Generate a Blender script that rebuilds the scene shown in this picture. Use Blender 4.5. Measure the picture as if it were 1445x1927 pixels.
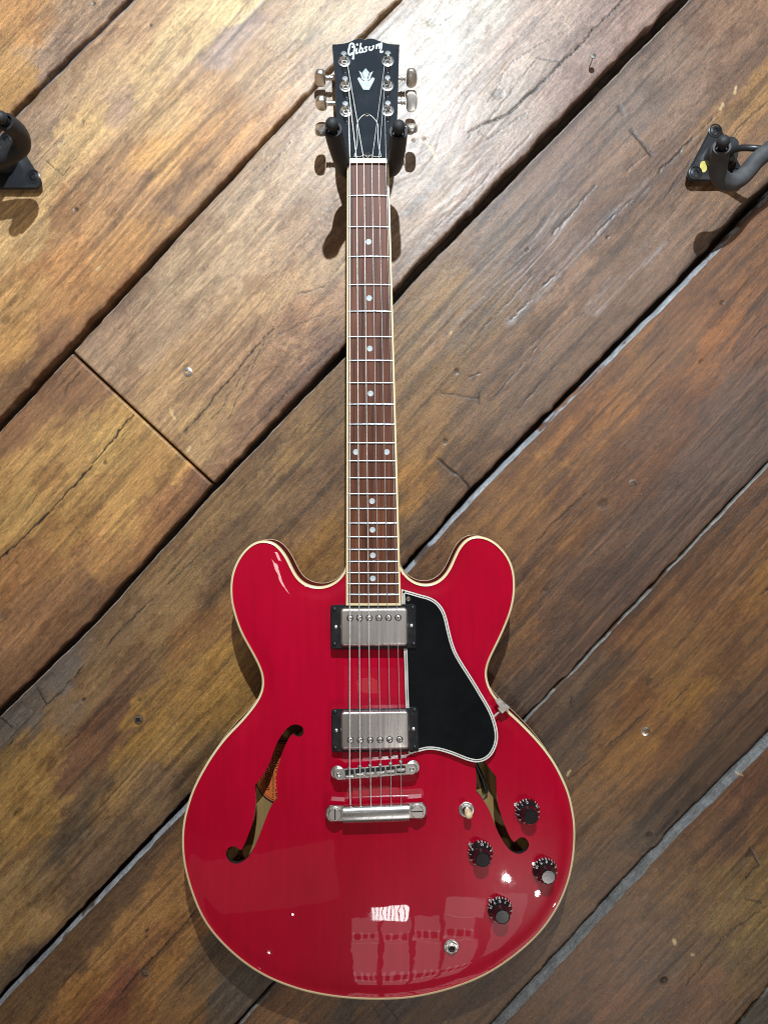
import bpy, bmesh, math, random
import numpy as np
from mathutils import Vector, Matrix
from mathutils import geometry as geo

# ------------------------------------------------------------------ camera, world, lamps, exposure
S = bpy.context.scene
for o in list(bpy.data.objects):
    bpy.data.objects.remove(o)
COL = S.collection
CAM_Y = -0.850                    # the camera stands 0.85 m in front of the plank wall (y = 0)
K = 0.6657 / 963.5                # tangent per photograph pixel

cam_d = bpy.data.cameras.new('camera')
cam_d.sensor_fit = 'VERTICAL'
cam_d.sensor_height = 36.0
cam_d.lens = 18.0 / 0.6657
cam_d.clip_start = 0.01
cam_d.clip_end = 50
cam = bpy.data.objects.new('camera', cam_d)
COL.objects.link(cam)
cam.location = (0, CAM_Y, 0)
cam.rotation_euler = (math.radians(90), 0, 0)
S.camera = cam

w = bpy.data.worlds.new('World')
S.world = w
w.use_nodes = True
bgn = w.node_tree.nodes['Background']
bgn.inputs['Color'].default_value = (1.0, 0.88, 0.74, 1)
bgn.inputs['Strength'].default_value = 0.05

S.cycles.filter_width = 1.05
S.view_settings.view_transform = 'Standard'
S.view_settings.look = 'None'
S.view_settings.exposure = 0.0
S.view_settings.gamma = 1.0
S.view_settings.use_curve_mapping = False


def lamp(name, kind, loc, power, color, target=None, size=0.1, size_y=None, spread=None, angle=None, blend=0.6):
    d = bpy.data.lights.new(name, kind)
    d.energy = power
    d.color = color
    if kind == 'AREA':
        d.shape = 'RECTANGLE'
        d.size = size
        d.size_y = size_y or size
        if spread:
            d.spread = math.radians(spread)
    else:
        d.shadow_soft_size = size
    if kind == 'SPOT':
        d.spot_size = math.radians(angle or 90)
        d.spot_blend = blend
    o = bpy.data.objects.new(name, d)
    COL.objects.link(o)
    o.location = loc
    if target is not None:
        v = Vector(target) - Vector(loc)
        o.rotation_euler = v.to_track_quat('-Z', 'Y').to_euler()
    return o


# the track spot above, cool white, whose crisp shadows fall straight down the wall
lamp('track_spot', 'SPOT', (0.06, -1.32, 1.13), 160, (0.79, 0.90, 1.0), (0.04, 0, 0.34), 0.012, angle=74, blend=1.0)
# the shop's other lamps: one to either side, and the ceiling panel that the headstock mirrors
lamp('side_lamp', 'AREA', (1.25, -2.1, 0.55), 6.0, (1.0, 0.92, 0.80), (0, 0, -0.1), 0.16, 0.16)
lamp('side_lamp', 'AREA', (-1.15, -2.2, 0.45), 4.8, (1.0, 0.90, 0.76), (0, 0, -0.1), 0.18, 0.18)
lamp('ceiling_panel', 'AREA', (0.0, -0.80, 1.75), 0.62, (0.62, 0.82, 1.0), (0, -0.6, 0), 0.9, 0.45)


# added unseen area lamps, standing in for the reflected pedal rack and floor
def stand_in(cx, cz, w_, h_, rad, color=(1.0, 0.93, 0.92)):
    lamp('stand_in_panel', 'AREA', (cx, -2.2, cz), rad * math.pi * w_ * h_, color, (0, -0.07, -0.38), w_, h_)


for cx_, w_ in ((-0.100, .160), (0.094, .166), (0.288, .166), (0.500, .200)):
    stand_in(cx_, -1.976, w_, .118, 0.9)
    stand_in(cx_, -2.125, w_, .030, 0.95)
    for k_ in (-1.5, -.5, .5, 1.5):
        stand_in(cx_ + k_ * w_ * .30, -2.075, w_ * .10, .062, 1.0)
    stand_in(cx_ * 1.05, -2.330, w_ * 1.05, .30, 1.0)
    for k_ in (-1.5, -.5, .5, 1.5):
        stand_in(cx_ * 1.1 + k_ * w_ * .31, -2.60, w_ * .12, .17, 1.0)
    stand_in(cx_ * 1.12, -2.86, w_ * 1.1, .30, 1.0)
for k_ in range(9):        # a fluorescent grille
    stand_in(0.050 + (k_ - 4) * .0245, -1.868, .0195, .108, 20, (1, 1, 1))
stand_in(0.53, -1.84, .25, .13, 1.1)
stand_in(0.84, -2.10, .22, .60, 0.7)
stand_in(0.0, -2.35, 5.0, 2.0, 0.03, (1.0, 0.86, 0.84))
stand_in(-0.98, -1.68, 1.45, .42, 0.15, (1.0, 0.84, 0.74))
stand_in(-0.02, -0.66, .50, .56, 0.12, (1.0, 0.95, 0.92))  # added panel that brightens the pickup covers
stand_in(-0.095, -0.475, .15, .065, 0.7, (1.0, 0.90, 0.72))  # added warm panel for the neck pickup cover to reflect
stand_in(0.02, -1.02, .50, .05, 0.9, (1.0, 0.95, 0.85))
stand_in(-0.235, -0.020, .13, .045, 14, (1.0, 0.9, 0.86))
for x_, z_, r_, l_ in ((0.798, -1.619, .020, 1350), (1.050, -1.799, .018, 1400), (-0.566, -1.900, .011, 40), (-0.767, -2.316, .012, 30)):
    lamp('display_bulb', 'POINT', (x_, -2.2, z_), l_ * 4 * math.pi ** 2 * r_ * r_, (1.0, 0.96, 0.94), None, r_)


# ------------------------------------------------------------------ helpers


def W(px, py, y):
    """a point of the place that stands at distance y, from its place in the photograph"""
    s = K * (y - CAM_Y)
    return Vector(((px - 722.5) * s, y, (963.5 - py) * s))


WLOC = {}


def sm(o, angle=40):
    me = o.data
    me.polygons.foreach_set('use_smooth', [True] * len(me.polygons))
    try:
        me.set_sharp_from_angle(angle=math.radians(angle))
    except Exception:
        pass


def add(name, verts, faces, mat, parent=None, smooth=40, mats=None, fm=None):
    """ONE mesh object with its origin at its middle, parented to its thing"""
    vs = np.array([tuple(v) for v in verts], dtype=float)
    c = (vs.min(0) + vs.max(0)) / 2
    me = bpy.data.meshes.new(name)
    me.from_pydata([tuple(v) for v in (vs - c)], [], [tuple(f) for f in faces])
    for m in (mats or [mat]):
        me.materials.append(m)
    if fm:
        me.polygons.foreach_set('material_index', fm)
    bm = bmesh.new()
    bm.from_mesh(me)
    bmesh.ops.recalc_face_normals(bm, faces=bm.faces)
    bm.to_mesh(me)
    bm.free()
    me.update()
    o = bpy.data.objects.new(name, me)
    COL.objects.link(o)
    place(o, Vector(c), parent)
    if smooth:
        sm(o, smooth)
    return o


def place(o, wloc, parent=None):
    o.location = wloc - (WLOC[parent.name] if parent else Vector((0, 0, 0)))
    if parent:
        o.parent = parent
    WLOC[o.name] = Vector(wloc)


def inst(name, me, wloc, parent, rot=None):
    o = bpy.data.objects.new(name, me)
    COL.objects.link(o)
    place(o, Vector(wloc), parent)
    if rot is not None:
        o.rotation_euler = rot.to_euler() if hasattr(rot, 'to_euler') else rot
    return o


def thing(name, loc, label, cat, group=None):
    o = bpy.data.objects.new(name, None)
    o.empty_display_size = 0.05
    COL.objects.link(o)
    o.location = loc
    WLOC[o.name] = Vector(loc)
    o['label'] = label
    o['category'] = cat
    if group:
        o['group'] = group
    return o


class MB:
    """collects shapes into one mesh"""
    def __init__(s):
        s.v = []
        s.f = []
        s.m = []

    def add(s, v, f, m=0):
        n = len(s.v)
        s.v += [Vector(p) for p in v]
        s.f += [tuple(i + n for i in q) for q in f]
        s.m += [m] * len(f)
        return s

    def build(s, name, mat, parent=None, smooth=40, mats=None):
        return add(name, s.v, s.f, mat, parent, smooth, mats, s.m if mats else None)


def frame_of(axis):
    a = Vector(axis).normalized()
    h = Vector((0, 0, 1)) if abs(a.z) < 0.9 else Vector((1, 0, 0))
    x = h.cross(a).normalized()
    return x, a.cross(x).normalized(), a


def lathe(prof, o=(0, 0, 0), axis=(0, -1, 0), seg=24, close=True, rot0=0.0):
    """prof: (radius, height along the axis)"""
    x, y, a = frame_of(axis)
    o = Vector(o)
    v, f = [], []
    n = len(prof)
    for i in range(seg):
        t = 2 * math.pi * i / seg + rot0
        d = x * math.cos(t) + y * math.sin(t)
        for r, h in prof:
            v.append(o + d * r + a * h)
    for i in range(seg):
        j = (i + 1) % seg
        for k in range(n - 1):
            f.append((i * n + k, j * n + k, j * n + k + 1, i * n + k + 1))
    if close:
        if prof[0][0] > 1e-6:
            f.append(tuple(i * n for i in range(seg)))
        if prof[-1][0] > 1e-6:
            f.append(tuple(i * n + n - 1 for i in reversed(range(seg))))
    return v, f


def tube(pts, rad, seg=8, cap=True):
    pts = [Vector(p) for p in pts]
    n = len(pts)
    rs = rad if hasattr(rad, '__len__') else [rad] * n
    v, f = [], []
    t0 = (pts[1] - pts[0]).normalized()
    x, y, _ = frame_of(t0)
    for i in range(n):
        t = (pts[min(i + 1, n - 1)] - pts[max(i - 1, 0)]).normalized()
        x = (x - t * x.dot(t)).normalized()
        y = t.cross(x)
        for s in range(seg):
            a = 2 * math.pi * s / seg
            v.append(pts[i] + (x * math.cos(a) + y * math.sin(a)) * rs[i])
    for i in range(n - 1):
        for s in range(seg):
            s2 = (s + 1) % seg
            f.append((i * seg + s, i * seg + s2, (i + 1) * seg + s2, (i + 1) * seg + s))
    if cap:
        f.append(tuple(reversed(range(seg))))
        f.append(tuple((n - 1) * seg + s for s in range(seg)))
    return v, f


def catmull(pts, step, closed=True):
    """smooth curve through the points, resampled"""
    P = [np.array(p, float) for p in pts]
    n = len(P)
    out = []
    rng = range(n) if closed else range(n - 1)
    for i in rng:
        p1, p2 = P[i], P[(i + 1) % n]
        p0 = P[i - 1] if (closed or i > 0) else 2 * p1 - p2
        p3 = P[(i + 2) % n] if (closed or i + 2 < n) else 2 * p2 - p1
        m = max(1, int(round(np.linalg.norm(p2 - p1) / step)))
        # centripetal form
        t01 = max(np.linalg.norm(p1 - p0), 1e-9) ** .5
        t12 = max(np.linalg.norm(p2 - p1), 1e-9) ** .5
        t23 = max(np.linalg.norm(p3 - p2), 1e-9) ** .5
        m1 = (p2 - p1 + t12 * ((p1 - p0) / t01 - (p2 - p0) / (t01 + t12)))
        m2 = (p2 - p1 + t12 * ((p3 - p2) / t23 - (p3 - p1) / (t12 + t23)))
        for k in range(m):
            t = k / m
            out.append((2 * t**3 - 3 * t**2 + 1) * p1 + (t**3 - 2 * t**2 + t) * m1 + (-2 * t**3 + 3 * t**2) * p2 + (t**3 - t**2) * m2)
    if not closed:
        out.append(P[-1])
    return np.array(out)


def resmooth(P, it=4):
    """light smoothing of a closed traced curve"""
    P = np.array(P)
    for _ in range(it):
        P = P + 0.5 * ((np.roll(P, 1, 0) + np.roll(P, -1, 0)) / 2 - P)
        P = P - 0.5 * ((np.roll(P, 1, 0) + np.roll(P, -1, 0)) / 2 - P) * 0.9
    return P


def area2(P):
    P = np.array(P)
    q = np.roll(P, -1, 0)
    return float((P[:, 0] * q[:, 1] - q[:, 0] * P[:, 1]).sum() / 2)


def offset(P, d, closed=True):
    """inward offset of a polygon (any winding), or sideways for an open line"""
    P = np.array(P, float)
    if closed:
        a, b = np.roll(P, 1, 0), np.roll(P, -1, 0)
        s = 1 if area2(P) > 0 else -1
    else:
        a = np.vstack([P[:1], P[:-1]])
        b = np.vstack([P[1:], P[-1:]])
        s = 1
    e1 = P - a
    e2 = b - P
    if not closed:
        e1[0] = e2[0]
        e2[-1] = e1[-1]
    l1 = np.linalg.norm(e1, axis=1, keepdims=True)
    l2 = np.linalg.norm(e2, axis=1, keepdims=True)
    n1 = np.stack([-e1[:, 1], e1[:, 0]], 1) / np.maximum(l1, 1e-12)
    n2 = np.stack([-e2[:, 1], e2[:, 0]], 1) / np.maximum(l2, 1e-12)
    n = n1 + n2
    ln = np.maximum((n * n1).sum(1, keepdims=True), 0.35)
    return P + s * d * n / ln


def inside(P, X, Y):
    """even-odd test, vectorised"""
    P = np.array(P)
    r = np.zeros(X.shape, bool)
    j = len(P) - 1
    for i in range(len(P)):
        xi, yi = P[i]
        xj, yj = P[j]
        c = ((yi > Y) != (yj > Y))
        with np.errstate(divide='ignore', invalid='ignore'):
            r ^= c & (X < (xj - xi) * (Y - yi) / (yj - yi + 1e-15) + xi)
        j = i
    return r


def tess(loop):
    """triangles of a flat concave polygon, loop: list of Vectors"""
    return geo.tessellate_polygon([[Vector(p) for p in loop]])


def plate(P, proj, y0, y1, bev=0.0, tris=True):
    """a flat plate with outline P (photo px), face at y0, back at y1, bevelled front edge.
    proj(px,py,y) gives the point"""
    P = [tuple(p) for p in P]
    n = len(P)
    rings = []
    if bev > 0:
        rings.append(([tuple(p) for p in offset(P, bev / 0.00055)], y0))
        rings.append((P, y0 + bev))
    else:
        rings.append((P, y0))
    rings.append((P, y1))
    v, f = [], []
    for R, y in rings:
        v += [proj(p[0], p[1], y) for p in R]
    for k in range(len(rings) - 1):
        for i in range(n):
            j = (i + 1) % n
            f.append((k * n + i, k * n + j, (k + 1) * n + j, (k + 1) * n + i))
    f += [tuple(t) for t in tess([Vector((p[0], p[1], 0)) for p in rings[0][0]])]
    b = (len(rings) - 1) * n
    f += [tuple(b + i for i in t) for t in tess([Vector((p[0], p[1], 0)) for p in P])]
    return v, f


def rrect(cx, cy, w, h, r, seg=5, rot=0.0):
    """rounded rectangle outline, photo px"""
    out = []
    for sx, sy, a0 in ((1, 1, 0), (-1, 1, 90), (-1, -1, 180), (1, -1, 270)):
        for k in range(seg + 1):
            a = math.radians(a0 + 90 * k / seg)
            x = sx * (w / 2 - r) + r * math.cos(a)
            y = sy * (h / 2 - r) + r * math.sin(a)
            out.append((cx + x * math.cos(rot) - y * math.sin(rot), cy + x * math.sin(rot) + y * math.cos(rot)))
    return out


def ribbon(A, B, proj, y, thick):
    """a flat strip between the closed curves A and B, with a little thickness"""
    n = len(A)
    v = [proj(p[0], p[1], y) for p in A] + [proj(p[0], p[1], y) for p in B]
    v += [proj(p[0], p[1], y + thick) for p in A] + [proj(p[0], p[1], y + thick) for p in B]
    f = []
    for i in range(n):
        j = (i + 1) % n
        f.append((i, j, n + j, n + i))
        f.append((i, 2 * n + i, 2 * n + j, j))
        f.append((n + i, n + j, 3 * n + j, 3 * n + i))
    return v, f


def srgb(r, g, b):
    c = np.array([r, g, b]) / 255.0
    c = np.where(c <= 0.04045, c / 12.92, ((c + 0.055) / 1.055) ** 2.4)
    return tuple(c)


# ------------------------------------------------------------------ noise for the sawn wood
def _hash(ix, iy, seed):
    h = (ix.astype(np.int64) * 374761393 + iy.astype(np.int64) * 668265263 + seed * 1442695041) & 0x7fffffff
    h = ((h ^ (h >> 13)) * 1274126177) & 0x7fffffff
    h = (h ^ (h >> 16)) & 0x7fffffff
    return h / float(0x7fffffff)


def vnoise(x, y, seed):
    ix = np.floor(x)
    iy = np.floor(y)
    fx = x - ix
    fy = y - iy
    fx = fx * fx * fx * (fx * (fx * 6 - 15) + 10)
    fy = fy * fy * fy * (fy * (fy * 6 - 15) + 10)
    a = _hash(ix, iy, seed)
    b = _hash(ix + 1, iy, seed)
    c = _hash(ix, iy + 1, seed)
    d = _hash(ix + 1, iy + 1, seed)
    return (a * (1 - fx) + b * fx) * (1 - fy) + (c * (1 - fx) + d * fx) * fy


def fbm(x, y, seed, octv=4, gain=0.5):
    s = 0
    amp = 1
    tot = 0
    for k in range(octv):
        s = s + amp * vnoise(x * 2**k + 17.3 * k, y * 2**k + 9.1 * k, seed + 31 * k)
        tot += amp
        amp *= gain
    return s / tot


def sstep(a, b, x):
    t = np.clip((x - a) / (b - a), 0, 1)
    return t * t * (3 - 2 * t)


# ------------------------------------------------------------------ materials
def newmat(name):
    m = bpy.data.materials.new(name)
    m.use_nodes = True
    nt = m.node_tree
    return m, nt, nt.nodes['Principled BSDF']


def pbr(name, col, rough=0.5, metal=0.0, coat=0.0, coat_r=0.05, spec=0.5, noise=None, bump=0.0, bscale=400, rvar=0.0, scale3=(1, 1, 1)):
    m, nt, b = newmat(name)
    b.inputs['Base Color'].default_value = (*col, 1)
    b.inputs['Roughness'].default_value = rough
    b.inputs['Metallic'].default_value = metal
    b.inputs['Coat Weight'].default_value = coat
    b.inputs['Coat Roughness'].default_value = coat_r
    b.inputs['Specular IOR Level'].default_value = spec
    L = nt.links
    tc = nt.nodes.new('ShaderNodeTexCoord')
    mp = nt.nodes.new('ShaderNodeMapping')
    mp.inputs['Scale'].default_value = scale3
    L.new(tc.outputs['Object'], mp.inputs['Vector'])
    if noise:
        c2, sc, lo, hi = noise
        n = nt.nodes.new('ShaderNodeTexNoise')
        n.inputs['Scale'].default_value = sc
        n.inputs['Detail'].default_value = 6
        n.inputs['Roughness'].default_value = 0.62
        L.new(mp.outputs[0], n.inputs['Vector'])
        r = nt.nodes.new('ShaderNodeMapRange')
        r.inputs['From Min'].default_value = lo
        r.inputs['From Max'].default_value = hi
        L.new(n.outputs['Fac'], r.inputs['Value'])
        mx = nt.nodes.new('ShaderNodeMix')
        mx.data_type = 'RGBA'
        mx.inputs['A'].default_value = (*col, 1)
        mx.inputs['B'].default_value = (*c2, 1)
        L.new(r.outputs[0], mx.inputs['Factor'])
        L.new(mx.outputs['Result'], b.inputs['Base Color'])
        if rvar:
            r2 = nt.nodes.new('ShaderNodeMapRange')
            r2.inputs['From Min'].default_value = lo
            r2.inputs['From Max'].default_value = hi
            r2.inputs['To Min'].default_value = rough
            r2.inputs['To Max'].default_value = rough + rvar
            L.new(n.outputs['Fac'], r2.inputs['Value'])
            L.new(r2.outputs[0], b.inputs['Roughness'])
    if bump:
        n = nt.nodes.new('ShaderNodeTexNoise')
        n.inputs['Scale'].default_value = bscale
        n.inputs['Detail'].default_value = 4
        L.new(mp.outputs[0], n.inputs['Vector'])
        bp = nt.nodes.new('ShaderNodeBump')
        bp.inputs['Strength'].default_value = bump
        bp.inputs['Distance'].default_value = 0.001
        L.new(n.outputs['Fac'], bp.inputs['Height'])
        L.new(bp.outputs[0], b.inputs['Normal'])
    return m


def wood_planks():
    m, nt, b = newmat('reclaimed_plank_wood')
    L = nt.links
    N = nt.nodes.new

    def noise(scale, vec, detail=5, rough=0.6):
        mp = N('ShaderNodeMapping')
        mp.inputs['Scale'].default_value = scale
        L.new(vec, mp.inputs['Vector'])
        n = N('ShaderNodeTexNoise')
        n.inputs['Scale'].default_value = 1.0
        n.inputs['Detail'].default_value = detail
        n.inputs['Roughness'].default_value = rough
        L.new(mp.outputs[0], n.inputs['Vector'])
        return n.outputs['Fac']

    def math_(op, a, bb):
        n = N('ShaderNodeMath')
        n.operation = op
        for i, q in enumerate((a, bb)):
            if isinstance(q, (int, float)):
                n.inputs[i].default_value = q
            else:
                L.new(q, n.inputs[i])
        return n.outputs[0]

    uv = N('ShaderNodeUVMap')
    uv.uv_map = 'grain'
    at = N('ShaderNodeAttribute')
    at.attribute_name = 'wood'
    rel = N('ShaderNodeAttribute')
    rel.attribute_name = 'wear'          # x: gloss left on the boards, y: raised saw marks
    fib = noise((110, 1250, 1), uv.outputs[0], 6, 0.68)
    ring = noise((9, 300, 1), uv.outputs[0], 4, 0.55)
    mot = noise((90, 260, 1), uv.outputs[0], 6, 0.72)
    pit = noise((330, 720, 1), uv.outputs[0], 5, 0.75)
    a = 1.0
    for q, k in ((fib, 1.9), (ring, 0.9), (mot, 0.8), (pit, 2.0)):
        a = math_('ADD', a, math_('MULTIPLY', math_('SUBTRACT', q, 0.5), k))
    a = math_('MAXIMUM', a, 0.12)
    mul = N('ShaderNodeMix')
    mul.data_type = 'RGBA'
    mul.blend_type = 'MULTIPLY'
    mul.inputs['Factor'].default_value = 1.0
    cmb = N('ShaderNodeCombineColor')
    for i in range(3):
        L.new(a, cmb.inputs[i])
    L.new(at.outputs['Color'], mul.inputs['A'])
    L.new(cmb.outputs[0], mul.inputs['B'])
    # small pale chips and dark pores
    chip = N('ShaderNodeMapRange')
    chip.inputs['From Min'].default_value = 0.655
    chip.inputs['From Max'].default_value = 0.69
    L.new(noise((330, 430, 1), uv.outputs[0], 5, 0.78), chip.inputs['Value'])
    mx = N('ShaderNodeMix')
    mx.data_type = 'RGBA'
    mx.inputs['B'].default_value = (*srgb(205, 170, 120), 1)
    L.new(math_('MULTIPLY', chip.outputs[0], 0.75), mx.inputs['Factor'])
    L.new(mul.outputs['Result'], mx.inputs['A'])
    pore = N('ShaderNodeMapRange')
    pore.inputs['From Min'].default_value = 0.34
    pore.inputs['From Max'].default_value = 0.26
    L.new(noise((70, 900, 1), uv.outputs[0], 4, 0.7), pore.inputs['Value'])
    mx2 = N('ShaderNodeMix')
    mx2.data_type = 'RGBA'
    mx2.inputs['B'].default_value = (*srgb(58, 36, 24), 1)
    L.new(math_('MULTIPLY', pore.outputs[0], 0.35), mx2.inputs['Factor'])
    L.new(mx.outputs['Result'], mx2.inputs['A'])
    L.new(mx2.outputs['Result'], b.inputs['Base Color'])
    rr = N('ShaderNodeMapRange')
    rr.inputs['From Min'].default_value = 0.3
    rr.inputs['From Max'].default_value = 0.7
    rr.inputs['To Min'].default_value = 0.36
    rr.inputs['To Max'].default_value = 0.56
    L.new(mot, rr.inputs['Value'])
    L.new(rr.outputs[0], b.inputs['Roughness'])
    b.inputs['Specular IOR Level'].default_value = 0.45
    b.inputs['Coat Weight'].default_value = 0.42
    b.inputs['Coat Roughness'].default_value = 0.36
    h = math_('ADD', math_('MULTIPLY', fib, 0.8), math_('MULTIPLY', pit, 1.3))
    h = math_('ADD', h, math_('MULTIPLY', mot, 0.9))
    bp = N('ShaderNodeBump')
    bp.inputs['Strength'].default_value = 0.75
    bp.inputs['Distance'].default_value = 0.0007
    L.new(h, bp.inputs['Height'])
    L.new(bp.outputs[0], b.inputs['Normal'])
    return m


M = {}
M['plank'] = wood_planks()
M['backing'] = pbr('dark_backing_board', srgb(78, 62, 48), 0.9, noise=(srgb(44, 34, 28), 30, .35, .65))
M['red'] = pbr('cherry_red_lacquer', (0.50, 0.0005, 0.025), 0.3, coat=1.0, coat_r=0.015, spec=0.12,
               noise=((0.34, 0.0004, 0.012), 5, .32, .72), scale3=(1.2, 1, 0.6))


def lacquer(m):
    """faint maple figure under the colour, slight waviness and haze in the clear coat"""
    nt = m.node_tree
    L = nt.links
    b = nt.nodes['Principled BSDF']
    tc = nt.nodes.new('ShaderNodeTexCoord')
    mix0 = b.inputs['Base Color'].links[0].from_socket
    mp = nt.nodes.new('ShaderNodeMapping')
    mp.inputs['Scale'].default_value = (160, 1, 14)
    L.new(tc.outputs['Object'], mp.inputs['Vector'])
    n = nt.nodes.new('ShaderNodeTexNoise')
    n.inputs['Scale'].default_value = 1
    n.inputs['Detail'].default_value = 4
    L.new(mp.outputs[0], n.inputs['Vector'])
    r = nt.nodes.new('ShaderNodeMapRange')
    r.inputs['From Min'].default_value = .3
    r.inputs['From Max'].default_value = .7
    r.inputs['To Min'].default_value = .93
    r.inputs['To Max'].default_value = 1.05
    L.new(n.outputs['Fac'], r.inputs['Value'])
    mx = nt.nodes.new('ShaderNodeVectorMath')
    mx.operation = 'SCALE'
    L.new(mix0, mx.inputs[0])
    L.new(r.outputs[0], mx.inputs['Scale'])
    L.new(mx.outputs[0], b.inputs['Base Color'])
    n2 = nt.nodes.new('ShaderNodeTexNoise')
    n2.inputs['Scale'].default_value = 19
    n2.inputs['Detail'].default_value = 3
    L.new(tc.outputs['Object'], n2.inputs['Vector'])
    bp = nt.nodes.new('ShaderNodeBump')
    bp.inputs['Strength'].default_value = 1.0
    bp.inputs['Distance'].default_value = 0.00017
    L.new(n2.outputs['Fac'], bp.inputs['Height'])
    L.new(bp.outputs[0], b.inputs['Coat Normal'])
    n3 = nt.nodes.new('ShaderNodeTexNoise')
    n3.inputs['Scale'].default_value = 14
    n3.inputs['Detail'].default_value = 7
    n3.inputs['Roughness'].default_value = .7
    L.new(tc.outputs['Object'], n3.inputs['Vector'])
    r3 = nt.nodes.new('ShaderNodeMapRange')
    r3.inputs['From Min'].default_value = .5
    r3.inputs['From Max'].default_value = .75
    r3.inputs['To Min'].default_value = .012
    r3.inputs['To Max'].default_value = .09
    L.new(n3.outputs['Fac'], r3.inputs['Value'])
    L.new(r3.outputs[0], b.inputs['Coat Roughness'])


lacquer(M['red'])
M['redside'] = pbr('cherry_red_side', (0.13, 0.006, 0.009), 0.6, spec=0.08, noise=((0.08, 0.004, 0.006), 14, .3, .7))
M['cream'] = pbr('cream_binding', srgb(242, 220, 176), 0.32, coat=0.3, noise=(srgb(232, 206, 156), 25, .35, .7))
M['blackgloss'] = pbr('black_lacquer', (0.006, 0.008, 0.012), 0.14, coat=0.8, coat_r=0.06, noise=((0.02, 0.022, 0.026), 40, .45, .8))
M['blackplastic'] = pbr('black_plastic', (0.012, 0.012, 0.013), 0.28, noise=((0.02, 0.02, 0.021), 90, .4, .7), rvar=0.12)
M['guard'] = pbr('black_pickguard', (0.004, 0.005, 0.0055), 0.16, spec=0.35, noise=((0.006, 0.007, 0.008), 40, .4, .7), rvar=0.04)
M['white'] = pbr('white_plastic', srgb(232, 228, 218), 0.35, noise=(srgb(220, 212, 196), 60, .4, .7))
M['bone'] = pbr('bone_nut', srgb(240, 230, 208), 0.35, noise=(srgb(226, 212, 182), 120, .4, .7))
M['nickel'] = pbr('worn_nickel', (0.84, 0.81, 0.77), 0.32, 1.0, noise=((0.58, 0.54, 0.49), 55, .4, .7), rvar=0.14)
M['cover'] = pbr('brushed_tarnished_nickel', (0.88, 0.84, 0.80), 0.36, 1.0, noise=((0.46, 0.41, 0.38), 30, .34, .66), rvar=0.12,
                 bump=0.06, bscale=60, scale3=(6, 1, 0.35))
M['chrome'] = pbr('bright_chrome', (0.95, 0.94, 0.92), 0.24, 1.0, noise=((0.66, 0.64, 0.6), 80, .45, .75), rvar=0.1)
M['fretwire'] = pbr('fret_wire', (0.42, 0.42, 0.43), 0.36, 1.0, noise=((0.6, 0.6, 0.6), 90, .4, .7))
M['steel'] = pbr('plain_steel_string', (0.70, 0.68, 0.65), 0.42, 0.45, noise=((0.6, 0.58, 0.55), 200, .4, .7))
M['wound'] = pbr('wound_string', (0.90, 0.87, 0.80), 0.45, 0.40, noise=((0.6, 0.56, 0.48), 300, .4, .7))
M['rose'] = pbr('rosewood', srgb(118, 66, 40), 0.5, spec=0.3, noise=(srgb(58, 28, 17), 40, .36, .66), bump=0.3, bscale=90, scale3=(6, 1, 0.22))
M['pearl'] = pbr('pearl_inlay', srgb(176, 184, 184), 0.22, coat=0.4, noise=(srgb(214, 222, 220), 160, .4, .65))
M['pearl2'] = pbr('pearl_logo', srgb(206, 216, 214), 0.2, coat=0.6, noise=(srgb(228, 236, 236), 160, .4, .65))
M['rubber'] = pbr('black_rubber_sleeve', (0.016, 0.016, 0.018), 0.62, noise=((0.026, 0.026, 0.028), 60, .35, .7), bump=0.2, bscale=300)
M['worn_rubber'] = pbr('dusty_rubber_sleeve', (0.05, 0.05, 0.052), 0.62, noise=((0.10, 0.10, 0.10), 45, .4, .7), bump=0.4, bscale=120)
M['plasticmount'] = pbr('black_moulded_plate', (0.022, 0.023, 0.025), 0.34, noise=((0.05, 0.05, 0.05), 50, .5, .8))
M['yellow'] = pbr('yellow_sticker', srgb(214, 200, 104), 0.5, noise=(srgb(196, 178, 84), 300, .4, .7))
M['ink'] = pbr('black_ink', (0.022, 0.012, 0.01), 0.6)
M['orange'] = pbr('orange_paper_label', srgb(232, 120, 52), 0.65, noise=(srgb(214, 102, 42), 60, .35, .7))
M['inner'] = pbr('bare_maple_inside', srgb(170, 136, 80), 0.7, noise=(srgb(146, 114, 66), 30, .35, .7), scale3=(6, 1, 0.6))
M['edgeblack'] = pbr('dark_edge', (0.03, 0.022, 0.024), 0.22, coat=0.5, noise=((0.05, 0.03, 0.03), 60, .4, .7))
M['dark'] = pbr('dark_recess', (0.006, 0.006, 0.006), 0.7)
M['cable'] = pbr('black_cable', (0.01, 0.01, 0.01), 0.45)
M['knob'] = pbr('black_knob', (0.011, 0.009, 0.010), 0.14, coat=0.6, coat_r=0.08, noise=((0.02, 0.012, 0.014), 90, .4, .7))
M['knobtop'] = pbr('matt_knob_top', (0.014, 0.015, 0.014), 0.3, spec=0.0, noise=((0.018, 0.02, 0.018), 120, .4, .7))
M['numwhite'] = pbr('white_numerals', srgb(236, 232, 222), 0.5)
M['screw'] = pbr('zinc_screw', (0.60, 0.57, 0.52), 0.34, 1.0, noise=((0.35, 0.30, 0.25), 300, .4, .7))
M['oldscrew'] = pbr('rusty_screw', (0.22, 0.17, 0.13), 0.55, 0.8, noise=((0.10, 0.07, 0.05), 400, .4, .7))
M['blackscrew'] = pbr('black_screw', (0.03, 0.03, 0.032), 0.35, 0.6)
M['clear'] = pbr('milky_plastic', srgb(190, 180, 170), 0.2, coat=0.6, noise=(srgb(160, 145, 135), 200, .4, .7))

# ------------------------------------------------------------------ the plank wall
DX = Vector((0.683, 0.730)).normalized()      # along the boards, right and up
DU = np.array([DX.x, DX.y])
DN = np.array([-DX.y, DX.x])                  # across the boards, left and up


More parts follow.
